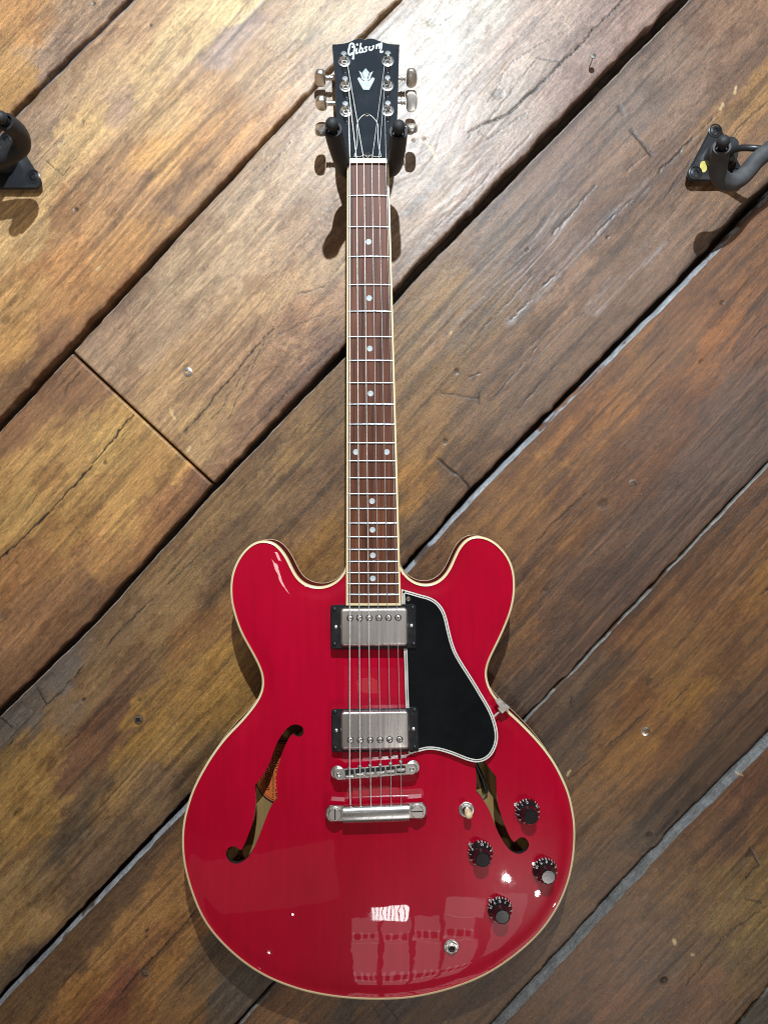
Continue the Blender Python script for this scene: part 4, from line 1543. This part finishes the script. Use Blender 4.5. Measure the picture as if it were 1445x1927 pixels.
def rot_to(axis):
    return Vector((0, -1, 0)).rotation_difference(Vector(axis)).to_matrix()


pm = MB()
pm.add(*lathe([(.0070, -.001), (.0070, .0007), (.0062, .0011), (.0046, .0012)], (0, 0, 0), (0, -1, 0), 28, False))
pm.add(*lathe([(.0052, .0008), (.0052, .0028), (.0046, .0034), (.0034, .0035)], (0, 0, 0), (0, -1, 0), 6, False, .3))
pm.add(*lathe([(.0036, .003), (.0031, .0046), (.0027, .0056), (.0025, .0080), (.0030, .0088), (.0031, .0104), (.0027, .0110), (0, .0111)], (0, 0, 0), (0, -1, 0), 20, False))
tmp = pm.build('tuner_post', M['chrome'], None, 35)
POSTME = tmp.data
POSTME.transform(Matrix.Translation(tmp.location))
bpy.data.objects.remove(tmp)


def button_mesh():
    """kidney-shaped metal button; axis along +x from the stem"""
    prof = []
    n = 26
    for i in range(n):
        a = 2 * math.pi * i / n
        x = math.cos(a)
        z = math.sin(a)
        rx = .0068
        rz = .0100
        X = .0068 + rx * (abs(x) ** .8) * (1 if x > 0 else -1)
        if x < -.2:
            X += .0022 * (1 - abs(z))
        prof.append((X, rz * (abs(z) ** .85) * (1 if z > 0 else -1)))
    mb = MB()
    lay = [(.72, -.0036), (.93, -.0030), (1.0, -.0016), (1.0, .0016), (.93, .0030), (.72, .0036)]
    v, f = [], []
    for s_, y in lay:
        for X, Z in prof:
            v.append(Vector((.0068 + (X - .0068) * s_, y, Z * s_)))
    for k in range(len(lay) - 1):
        for i in range(n):
            j = (i + 1) % n
            f.append((k * n + i, k * n + j, (k + 1) * n + j, (k + 1) * n + i))
    f.append(tuple(range(n)))
    f.append(tuple((len(lay) - 1) * n + i for i in reversed(range(n))))
    mb.add(v, f)
    mb.add(*lathe([(.0018, 0), (.0030, .0003), (.0030, .0016), (.0021, .0020), (.0021, .0028), (.0031, .0032), (.0031, .0046), (.0018, .0052), (.0018, .0082)], (.0012, 0, 0), (-1, 0, 0), 16))
    o = mb.build('tuner_button', M['nickel'], None, 40)
    me = o.data
    me.transform(Matrix.Translation(o.location))
    bpy.data.objects.remove(o)
    return me


BUTTON = button_mesh()
TUN = [(648, 116.5, 604, 136, 592, 90, -1), (650.4, 163.3, 606, 184, 594, 78, -1), (650.9, 210, 605, 236, 593, 28, -1),
       (729.6, 115.8, 773, 136, 785, 74, 1), (729, 162, 772, 181, 785, 42, 1), (729.6, 209, 773, 232, 786, -38, 1)]
for i, (px, py, bx, by, ex, ang, sd) in enumerate(TUN):
    t = inst('tuner', POSTME, Hd(px, py, .0001), HEAD, rot_to(HN))
    # housing behind the headstock
    c = Hd(px, py, -.0175)
    q = Hd(px, py, -.0185) + Vector((0, 0, -.006))
    outx = W(ex, by, q.y).x
    base = Vector((outx - sd * .0136, q.y, W(ex, by, q.y).z))
    mbh = MB()
    mbh.add(*lathe([(.006, 0), (.0068, .001), (.0068, .007), (.005, .0085), (0, .0086)], Vector((c.x + sd * .002, c.y - .003, base.z)), (0, 1, 0), 18))
    hx0 = c.x + sd * .006
    mbh.add(*tube([Vector((hx0, base.y, base.z)), Vector((base.x - sd * .004, base.y, base.z))], .0024, 12))
    mbh.build('gear_housing', M['nickel'], t, 40)
    m = Matrix.Rotation(math.radians(ang), 3, 'X')
    if sd < 0:
        m = Matrix.Rotation(math.pi, 3, 'Z') @ m
    inst('tuner_button', BUTTON, base, t, m)

# ---- pickguard
PG = [(755.3, 1108.8), (773.2, 1113.5), (789.8, 1118.4), (806.4, 1123), (818, 1128.7), (828, 1137.8), (836.3, 1151), (841.3, 1166), (846.3, 1187.7), (853, 1212.6), (859.6, 1229.2), (871.2, 1249.3), (884.5, 1270),
      (897.8, 1291.5), (907.8, 1308.5), (914.5, 1319.5), (924, 1337), (931.5, 1356.5), (936, 1376), (936.2, 1393), (931.5, 1409.6), (923, 1423), (910, 1432), (896.6, 1434.6), (880, 1431.5), (863, 1425), (846, 1418.5), (825, 1412.6),
      (806.8, 1410.8), (788, 1414.6), (776, 1418), (768.5, 1418), (764.5, 1340), (763.4, 1327), (760, 1222), (757, 1160)]
PGC = fcurve(PG, [0, 31, 30])
Y_PG = -0.0690
GUARD = add('pickguard', *plate([tuple(p) for p in offset(PGC, .3)], W, Y_PG, Y_PG + .0022, .0002), M['guard'], GUITAR, 30)
mb = MB()
mb.add(*ribbon(PGC, offset(PGC, 2.5), W, Y_PG - .00012, .0019))
mb.add(*ribbon(offset(PGC, 3.9), offset(PGC, 6.0), W, Y_PG - .00012, .0019))
mb.build('white_edging', M['white'], GUARD, 0)
v, f = lathe([(.0026, 0), (.0026, .0006), (.0018, .0013), (.0012, .0008), (0, .0008)], W(768.2, 1127.5, Y_PG), (0, -1, 0), 16)
add('screw', v, f, M['screw'], GUARD, 40)
mb = MB()
mb.add(*tube([W(922, 1355, Y_PG + .004), W(934, 1344, Y_PG + .004), W(942, 1337, Y_PG + .005)], .0011, 10))
br = GUARD
yb = Y_PG + .006


def bar(a, b, w_, h_):
    a, b = Vector(a), Vector(b)
    t = (b - a).normalized()
    s_ = t.cross(Vector((0, 1, 0))).normalized() * w_ / 2
    u_ = Vector((0, 1, 0)) * h_ / 2
    v = []
    for p in (a, b):
        v += [p - s_ - u_, p + s_ - u_, p + s_ + u_, p - s_ + u_]
    return v, [(0, 1, 2, 3), (4, 5, 6, 7), (0, 1, 5, 4), (1, 2, 6, 5), (2, 3, 7, 6), (3, 0, 4, 7)]


mb.add(*bar(W(935.5, 1315.5, yb), W(948.5, 1334.5, yb), .0055, .003))
mb.add(*bar(W(940.5, 1330, yb - .002), W(948, 1337.5, yb - .002), .0058, .006))
mb.add(*bar(W(948, 1327, yb - .001), W(956, 1332.5, yb - .001), .0044, .006))
mb.build('pickguard_bracket', M['clear'], GUARD, 20)


# ---- pickups
def pole_screw_mesh():
    mb = MB()
    r = .0028
    mb.add(*lathe([(.0034, .00004), (0, .00005)], (0, 0, 0), (0, -1, 0), 18, False), 1)
    mb.add(*lathe([(r, -.001), (r, .0004), (r * .8, .0010), (r * .45, .0012), (0, .00125)], (0, 0, 0), (0, -1, 0), 18))
    v, f = bar((-r * .8, -.00128, 0), (r * .8, -.00128, 0), .0007, .0001)
    mb.add(v, f, 1)
    o = mb.build('pole_screw', M['nickel'], None, 40, [M['nickel'], M['dark']])
    me = o.data
    me.transform(Matrix.Translation(o.location))
    bpy.data.objects.remove(o)
    return me


POLE = pole_screw_mesh()


def small_screw_mesh(name, r, mat):
    mb = MB()
    mb.add(*lathe([(r, -.0006), (r, .0003), (r * .75, .0009), (0, .0012)], (0, 0, 0), (0, -1, 0), 16))
    o = mb.build(name, mat, None, 40)
    me = o.data
    me.transform(Matrix.Translation(o.location))
    bpy.data.objects.remove(o)
    return me


RSCR = small_screw_mesh('ring_screw', .0021, M['chrome'])
CSCR = small_screw_mesh('corner_screw', .0022, M['blackscrew'])


def pickup(ring_c, ring_s, cov_c, cov_s, poles, rs, corners, tilt, y_ring, y_cov):
    R = rrect(*ring_c, *ring_s, 5, 4, tilt)
    ring = add('pickup_ring', *plate(R, W, y_ring, Y_RIM - .006, .0010), M['blackplastic'], GUITAR, 35)
    C = rrect(*cov_c, *cov_s, 7, 5, tilt)
    # metal cover with softly rounded edges
    lv = [(-4.2, y_cov), (-2.4, y_cov + .0004), (-.9, y_cov + .0012), (0, y_cov + .0026), (0, y_ring + .001)]
    n = len(C)
    v, f = [], []
    for d, y in lv:
        v += [W(p[0], p[1], y) for p in offset(C, -d)]
    for k in range(len(lv) - 1):
        for i in range(n):
            j = (i + 1) % n
            f.append((k * n + i, k * n + j, (k + 1) * n + j, (k + 1) * n + i))
    f += [tuple(t) for t in tess([Vector((p[0], p[1], 0)) for p in offset(C, 4.2)])]
    cover = add('pickup_cover', v, f, M['cover'], GUITAR, 60)
    for k, (px, py) in enumerate(poles):
        inst('pole_screw', POLE, W(px, py, y_cov - .0001), cover, Matrix.Rotation(random.uniform(0, 3), 3, 'Y'))
    for px, py in rs:
        inst('adjusting_screw', RSCR, W(px, py, y_ring), ring)
    for px, py in corners:
        inst('corner_screw', CSCR, W(px, py, y_ring - .0001), ring)


pickup((703, 1179.3), (161, 83.5), (704, 1180), (127, 72), [(658.6, 1163.3), (676.6, 1163.2), (694.7, 1163), (712.7, 1162.8), (730.8, 1162.7), (748.9, 1162.4)],
       [(631.8, 1179.8), (774.6, 1177.4)], [(629.5, 1146.5), (629.5, 1212.5), (776.5, 1144), (778.5, 1212)], -.008, -.0722, -.0772)
pickup((706, 1374), (163.5, 81.5), (705.5, 1374.3), (128.5, 72.5), [(659.4, 1393), (677.8, 1393), (696.5, 1392.8), (715.2, 1392.4), (733.2, 1392), (751.9, 1391.6)],
       [(632.8, 1374.7), (778.2, 1372)], [(630.5, 1339.8), (631, 1408), (780, 1336.5), (780.5, 1406.5)], -.010, -.0726, -.0786)

# ---- bridge and tailpiece
Y_BR = -0.0815
bl, br_ = (637.7, 1457.7), (774.7, 1447.3)
for (cx, cy), (bx, by) in (((635.5, 1452.5), bl), ((776.5, 1442.3), br_)):
    v, f = lathe([(.0064, 0), (.0068, .0004), (.0068, .0020), (.0064, .0024), (.0032, .0025), (.0030, .0060)], W(cx, cy, Y_BR + .0085), (0, -1, 0), 30)
    add('thumbwheel', v, f, M['nickel'], GUITAR, 35)
ang = math.atan2(br_[1] - bl[1], br_[0] - bl[0])
BR = rrect((bl[0] + br_[0]) / 2, (bl[1] + br_[1]) / 2, 158, 20.5, 10, 8, ang)
BRIDGE = add('bridge', *plate(BR, W, Y_BR, Y_BR + .0065, .0009), M['nickel'], GUITAR, 35)
for (bx, by) in (bl, br_):
    v, f = lathe([(.0020, 0), (.0022, .0003), (.0014, .0006), (.0009, .0002), (0, .0001)], W(bx, by, Y_BR), (0, -1, 0), 16)
    add('post_screw', v, f, M['chrome'], BRIDGE, 40)
SADX = [657.8, 677.4, 696.8, 716, 735.3, 754.4]
SADY = [1461.5, 1457.5, 1456, 1454.5, 1452, 1449]
for i, (sx, sy) in enumerate(zip(SADX, SADY)):
    mb = MB()
    slot = rrect(sx, 1457.7 + (sx - bl[0]) * math.tan(ang) - 1, 17, 13.5, 1.5, 2, ang)
    mb.add(*plate(slot, W, Y_BR - .00012, Y_BR + .0001))
    add('saddle_slot', mb.v, mb.f, M['dark'], BRIDGE, 0)
    mb = MB()
    P = rrect(sx, sy, 16.5, 6.2, .8, 2, ang)
    n = len(P)
    mb.add(*plate(P, W, Y_BR - .0018, Y_BR + .001, .0006))
    mb.add(*tube([W(sx, sy - 4, Y_BR - .0004), W(sx - .5, sy - 15.5, Y_BR - .0004)], .0009, 8))
    mb.add(*lathe([(.0018, -.0012), (.0020, 0), (.0018, .0010), (.0008, .0016), (0, .0017)], W(sx - .5, sy - 15.5, Y_BR - .0006), (0, -.35, 1), 14))
    add('saddle', mb.v, mb.f, M['chrome'] if i < 2 else M['nickel'], BRIDGE, 40)

# stop tailpiece: a rounded bar with two slotted studs
Y_TP = -0.0795
tl, tr_ = (630.5, 1532.8), (785.2, 1527.4)
mid = [((tl[0] + (tr_[0] - tl[0]) * t), (tl[1] + (tr_[1] - tl[1]) * t)) for t in np.linspace(.10, .90, 13)]
sec = []
for a in np.linspace(0, 2 * math.pi, 20, endpoint=False):
    cz, cyy = math.sin(a), math.cos(a)
    sec.append((.0088 * np.sign(cz) * abs(cz) ** .8, -.0068 * np.sign(cyy) * abs(cyy) ** .85))
v, f = [], []
m = len(sec)
for k, (px, py) in enumerate(mid):
    bow = .0010 * (1 - ((k - 6) / 6) ** 2)
    c = W(px, py - .5, Y_TP + .003 - bow)
    for dz, dy in sec:
        v.append(c + Vector((0, dy, dz)))
for k in range(len(mid) - 1):
    for i in range(m):
        j = (i + 1) % m
        f.append((k * m + i, k * m + j, (k + 1) * m + j, (k + 1) * m + i))
f += [tuple(reversed(range(m))), tuple((len(mid) - 1) * m + i for i in range(m))]
TAIL = add('tailpiece', v, f, M['chrome'], GUITAR, 50)
mb = MB()
for sd, (cx, cy) in ((-1, tl), (1, tr_)):
    P = [(cx + sd * (-17), cy - 16.5), (cx + sd * 10, cy - 18), (cx + sd * 16.5, cy - 10), (cx + sd * 18, cy + 2), (cx + sd * 14, cy + 11), (cx + sd * 9, cy + 14.5), (cx + sd * (-17), cy + 13.5)]
    mb = MB()
    mb.add(*plate(P, W, Y_TP + .0018, Y_TP + .0085, .0012))
    mb.build('tailpiece_end', M['nickel'], TAIL, 35)
for (cx, cy), sl in ((tl, math.pi / 2), (tr_, 0.03)):
    mb = MB()
    mb.add(*lathe([(.0040, -.010), (.0040, -.0016), (.0062, -.0012), (.0064, .0010), (.0058, .0017), (0, .0017)], W(cx, cy, Y_TP), (0, -1, 0), 30))
    c = W(cx, cy, Y_TP - .00176)
    d = Vector((math.cos(sl), 0, math.sin(sl))) * .0055
    v, f = bar(c - d, c + d, .0011, .0001)
    mb.add(v, f, 1)
    mb.build('tailpiece_stud', M['nickel'], TAIL, 40, [M['nickel'], M['dark']])

# ---- strings
NUTX = [658.6, 671.4, 684.9, 699.7, 712.5, 726]
TPX = [659.4, 678.4, 697.9, 717, 736, 755]
RAD = [.00062, .00050, .00040, .00028, .00024, .00021]
PST = [2, 1, 0, 3, 4, 5]
for i in range(6):
    tx, ty = TUN[PST[i]][0], TUN[PST[i]][1]
    sd = 1 if i < 3 else -1
    topc = Hd(tx, ty, .0066)
    rr_ = .0028
    wrap = []
    for k in range(15):
        a = (math.pi if sd < 0 else 0) + sd * -k * .75
        wrap.append(topc - HN * (.0014 * k / 15) + Vector((rr_ * math.cos(a), 0, 0)) + Vector((0, math.sin(TH), math.cos(TH))) * rr_ * math.sin(a))
    wrap = wrap[::-1]
    path = [W(TPX[i], 1514, Y_TP + .0015), W(SADX[i] + .3, SADY[i], Y_BR - .0026), W(SADX[i] + (NUTX[i] - SADX[i]) * .5, 877, -.0795), W(NUTX[i], 302.5, Y_FB - .0026)]
    end = wrap[-1]
    pts = path + wrap[::-1]
    v, f = tube(pts, RAD[i], 8)
    add('guitar_string', v, f, M['wound'] if i < 3 else M['steel'], GUITAR, 60)

# ---- knobs, switch, jack


def knob(bx, by, zero_deg, pointer):
    y0 = top_y(bx, by)
    c = W(bx, by, y0)
    n = (top_n(bx, by) + Vector((0, -1, 0))).normalized()
    K1 = [(.0126, 0), (.0128, .0006), (.0128, .0016), (.0120, .0040), (.0104, .0064), (.0090, .0078), (.0082, .0096), (.0080, .0150), (.0074, .0160)]
    mb = MB()
    mb.add(*lathe(K1, c, n, 40, True))
    kn = mb.build('knob', M['knob'], GUITAR, 30)
    mb = MB()
    mb.add(*lathe([(.0074, .0158), (.0073, .01625), (.0066, .0160), (0, .0159)], c, n, 32, False))
    mb.build('knob_top', M['knobtop'], kn, 40)
    x = Vector((1, 0, 0))
    x = (x - n * x.dot(n)).normalized()
    z = n.cross(x) * -1
    if z.z < 0:
        z = -z
    mb = MB()
    for k in range(11):
        a = math.radians(zero_deg + 30 * k)
        rd = x * math.cos(a) + z * math.sin(a)
        tn = x * -math.sin(a) + z * math.cos(a)
        v, f = text_mesh(str(k), .0038)
        # digits read with their tops towards the middle, lying on the sloping skirt
        rm, hm = .0110, .0059
        up = (-rd * .80 + n * .60).normalized()
        right = tn
        nrm = (rd * .60 + n * .80).normalized()
        p = c + rd * rm + n * hm + nrm * .00012
        mb.add([p + right * q.x + up * q.y for q in v], f)
        for kk in (0, 15):
            a2 = a + math.radians(kk)
            rd2 = x * math.cos(a2) + z * math.sin(a2)
            tn2 = x * -math.sin(a2) + z * math.cos(a2)
            A = c + rd2 * .01295 + n * .0012
            B = c + rd2 * .01225 + n * .0040
            wv = tn2 * (.00038 if kk else .0005)
            mb.add([A - wv, A + wv, B + wv, B - wv], [(0, 1, 2, 3)])
    mb.build('dial_numbers', M['numwhite'], kn, 0)
    px, py = pointer
    pc = W(px, py, top_y(px, py) - .0016)
    d = (W(bx, by, pc.y) - pc).normalized()
    mb = MB()
    s_ = d.cross(Vector((0, 1, 0))).normalized()
    mb.add([pc - d * .0022, pc - d * .001 + s_ * .0016, pc + d * .006 + s_ * .0034, pc + d * .006 - s_ * .0034, pc - d * .001 - s_ * .0016] +
           [q + Vector((0, .0008, 0)) for q in (pc - d * .0022, pc - d * .001 + s_ * .0016, pc + d * .006 + s_ * .0034, pc + d * .006 - s_ * .0034, pc - d * .001 - s_ * .0016)],
           [(0, 1, 2, 3, 4), (5, 6, 7, 8, 9)] + [(i, (i + 1) % 5, 5 + (i + 1) % 5, 5 + i) for i in range(5)])
    mb.build('dial_pointer', M['nickel'], kn, 0)


knob(991.5, 1526, 97, (970.5, 1514))
knob(903.5, 1604.5, 145, (884.5, 1589))
knob(1024, 1636.5, 207, (1004, 1625.5))
knob(939.5, 1709.5, 213, (922.5, 1694.5))

cx, cy = 877.5, 1523.5
y0 = top_y(cx, cy)
mb = MB()
mb.add(*lathe([(.0080, 0), (.0080, .0008), (.0072, .0013), (.0062, .0013), (.0060, .0026), (.0046, .0031), (.0042, .0028), (.0042, .0004)], W(cx, cy, y0), (0, -1, 0), 30))
SW = mb.build('pickup_switch', M['nickel'], GUITAR, 35)
v, f = lathe([(.0041, .0005), (0, .0006)], W(cx, cy, y0), (0, -1, 0), 20, False)
add('switch_recess', v, f, M['dark'], SW, 0)
a = W(877.3, 1519, y0 - .0005)
b = W(882.4, 1535.5, y0 - .0145)
mb = MB()
mb.add(*tube([a, a.lerp(b, .3), a.lerp(b, .42)], [.0017, .0017, .0017], 12))
mb.build('switch_lever', M['nickel'], SW, 40)
mb = MB()
ax = (b - a).normalized()
mb.add(*lathe([(.0024, 0), (.0030, .0004), (.0037, .0050), (.0039, .0090), (.0034, .0112), (.0020, .0124), (0, .0127)], a.lerp(b, .26), ax, 20))
mb.build('switch_tip', M['cream'], SW, 50)

cx, cy = 848.8, 1781
y0 = top_y(cx, cy)
nrm = top_n(cx, cy)
mb = MB()
mb.add(*lathe([(.0080, 0), (.0080, .0007), (.0074, .0011), (.0060, .0011)], W(cx, cy, y0), nrm, 30, False))
mb.add(*lathe([(.0068, .001), (.0068, .0028), (.0062, .0033), (.0046, .0034)], W(cx, cy, y0), nrm, 6, False, .52))
mb.add(*lathe([(.0046, .0030), (.0046, .0046), (.0040, .0050), (.0033, .0048), (.0033, .0002)], W(cx, cy, y0), nrm, 26, False))
JK = mb.build('output_jack', M['nickel'], GUITAR, 35)
v, f = lathe([(.0040, .0004), (0, .0004)], W(cx, cy, y0), nrm, 20, False)
add('jack_socket', v, f, M['dark'], JK, 0)

# ------------------------------------------------------------------ the hangers on the wall


def smooth_path(pts, n=6):
    P = np.array([tuple(p) for p in pts])
    return [Vector(p) for p in catmull(P, np.linalg.norm(np.diff(P, axis=0), axis=1).mean() / n, closed=False)]


def rtri(apex, bl_, br2, r, seg=6):
    """rounded triangle outline"""
    T = [np.array(apex, float), np.array(bl_, float), np.array(br2, float)]
    out = []
    for i in range(3):
        p, a, b = T[i], T[i - 1], T[(i + 1) % 3]
        d1 = (a - p) / np.linalg.norm(a - p)
        d2 = (b - p) / np.linalg.norm(b - p)
        bis = (d1 + d2) / np.linalg.norm(d1 + d2)
        half = math.acos(np.clip(d1 @ d2, -1, 1)) / 2
        c = p + bis * r / math.sin(half)
        t1 = p + d1 * r / math.tan(half)
        t2 = p + d2 * r / math.tan(half)
        a1 = math.atan2(*(t1 - c)[::-1])
        a2 = math.atan2(*(t2 - c)[::-1])
        da = (a2 - a1 + math.pi) % (2 * math.pi) - math.pi
        for k in range(seg + 1):
            aa = a1 + da * k / seg
            out.append((c[0] + r * math.cos(aa), c[1] + r * math.sin(aa)))
    return out


BSCR = cross_screw_mesh('mount_screw_head', .0050, M['blackscrew'], M['dark'])


def hanger(label, tri, boss, arms, screws, rod=None, sticker=None, sleeve='rubber', rs=.0088, balls=None, base_y=-.002):
    h = thing('guitar_hanger', W(boss[0], boss[1], base_y), label, 'guitar hanger', 'guitar hangers screwed to the plank wall')
    pl = add('mounting_plate', *plate(rtri(*tri, 13), W, -.0125, base_y + .003, .0025), M['plasticmount'], h, 40)
    for s_ in screws:
        v, f = lathe([(.0072, 0), (.0074, .0006), (.0064, .0010), (.0058, .0002)], W(s_[0], s_[1], -.0125), (0, -1, 0), 22, False)
        rg = add('screw_boss', v, f, M['plasticmount'], pl, 40)
        inst('screw', BSCR, W(s_[0], s_[1], -.0125), pl, Matrix.Rotation(.4, 3, 'Y'))
    v, f = lathe([(.0165, 0), (.0165, .010), (.0150, .013), (.0090, .0135), (.0080, .0300)], W(boss[0], boss[1], -.012), (0, -1, 0), 30)
    add('yoke_boss', v, f, M['plasticmount'], h, 40)
    if rod:
        v, f = tube(smooth_path([W(*p) for p in rod]), .0034, 12)
        add('yoke_rod', v, f, M['plasticmount'], h, 50)
    for arm in arms:
        pts = smooth_path([W(*p) for p in arm])
        n = len(pts)
        # foam sleeve with an open, thick-walled end
        v, f = tube(pts, rs, 22, False)
        mb = MB()
        mb.add(v, f)
        t = (pts[-1] - pts[-2]).normalized()
        mb.add(*lathe([(rs, -.0001), (rs * .97, .0006), (rs * .72, .0006), (rs * .66, -.0004), (rs * .66, -.004), (0, -.004)], pts[-1], t, 22, False))
        t2 = (pts[0] - pts[1]).normalized()
        mb.add(*lathe([(rs, -.0001), (rs * .9, .0006), (0, .0006)], pts[0], t2, 22, False))
        sl = mb.build('foam_sleeve', M[sleeve], h, 50)
        mb = MB()
        mb.add(*tube([pts[-1] - t * .006, pts[-1] + t * .0052], .0040, 14))
        br3 = .0064
        mb.add(*lathe([(0, br3 * .95), (br3 * .38, br3 * .90), (br3 * .70, br3 * .70), (br3 * .92, br3 * .38), (br3, 0), (br3 * .9, -br3 * .35), (br3 * .62, -br3 * .62)], pts[-1] + t * .0075, t, 22))
        mb.build('end_cap', M['rubber'], sl, 60)
    if sticker:
        P = [(sticker[0] + sticker[2] * math.cos(a), sticker[1] + sticker[3] * math.sin(a)) for a in np.linspace(0, 2 * math.pi, 20, endpoint=False)]
        add('oval_sticker', *plate(P, W, -.0128, -.0124), M['yellow'], pl, 0)
    return h


# the one that holds the guitar
hanger('black padded wall hanger holding the red guitar by its headstock',
       ((690.5, 216), (640, 333), (740, 333)), (690, 300),
       [[(666, 322, -.043), (650, 317, -.050), (642, 297, -.078), (632, 266, -.102), (627, 244, -.118)],
        [(718, 322, -.043), (736, 316, -.050), (744, 296, -.078), (748, 268, -.102), (749.5, 248, -.118)]],
       [(690, 235), (655, 322), (726, 322)], rod=[(655, 322, -.043), (690, 326, -.041), (728, 322, -.043)])
# empty ones left and right
hanger('empty black hanger at the left edge with its padded prong bent down',
       ((15, 234), (-62, 357), (90, 357)), (8, 300),
       [[(-60, 318, -.054), (-20, 304, -.055), (20, 291, -.058), (41, 275, -.066), (36, 250, -.084), (12, 229, -.104)],
        [(-60, 318, -.054), (-84, 300, -.064), (-92, 270, -.084), (-96, 246, -.104)]],
       [(14, 262), (63.5, 332), (-36, 332)], rod=[(8, 300, -.03), (-20, 305, -.048), (-60, 318, -.054)])
hanger('empty dusty black hanger at the right edge with a yellow oval sticker',
       ((1345.5, 222), (1283, 342), (1408, 342)), (1352, 296),
       [[(1500, 246, -.056), (1470, 266, -.055), (1425, 300, -.055), (1393, 335, -.057), (1369, 343, -.061), (1351, 327, -.070), (1353, 299, -.086), (1357.5, 277, -.101)]],
       [(1344.8, 246), (1307.6, 325), (1384, 327)], rod=[(1352, 296, -.030), (1385, 280, -.044), (1418, 279, -.054), (1450, 284, -.056)],
       sticker=(1323, 313.5, 7, 10.8), sleeve='worn_rubber')
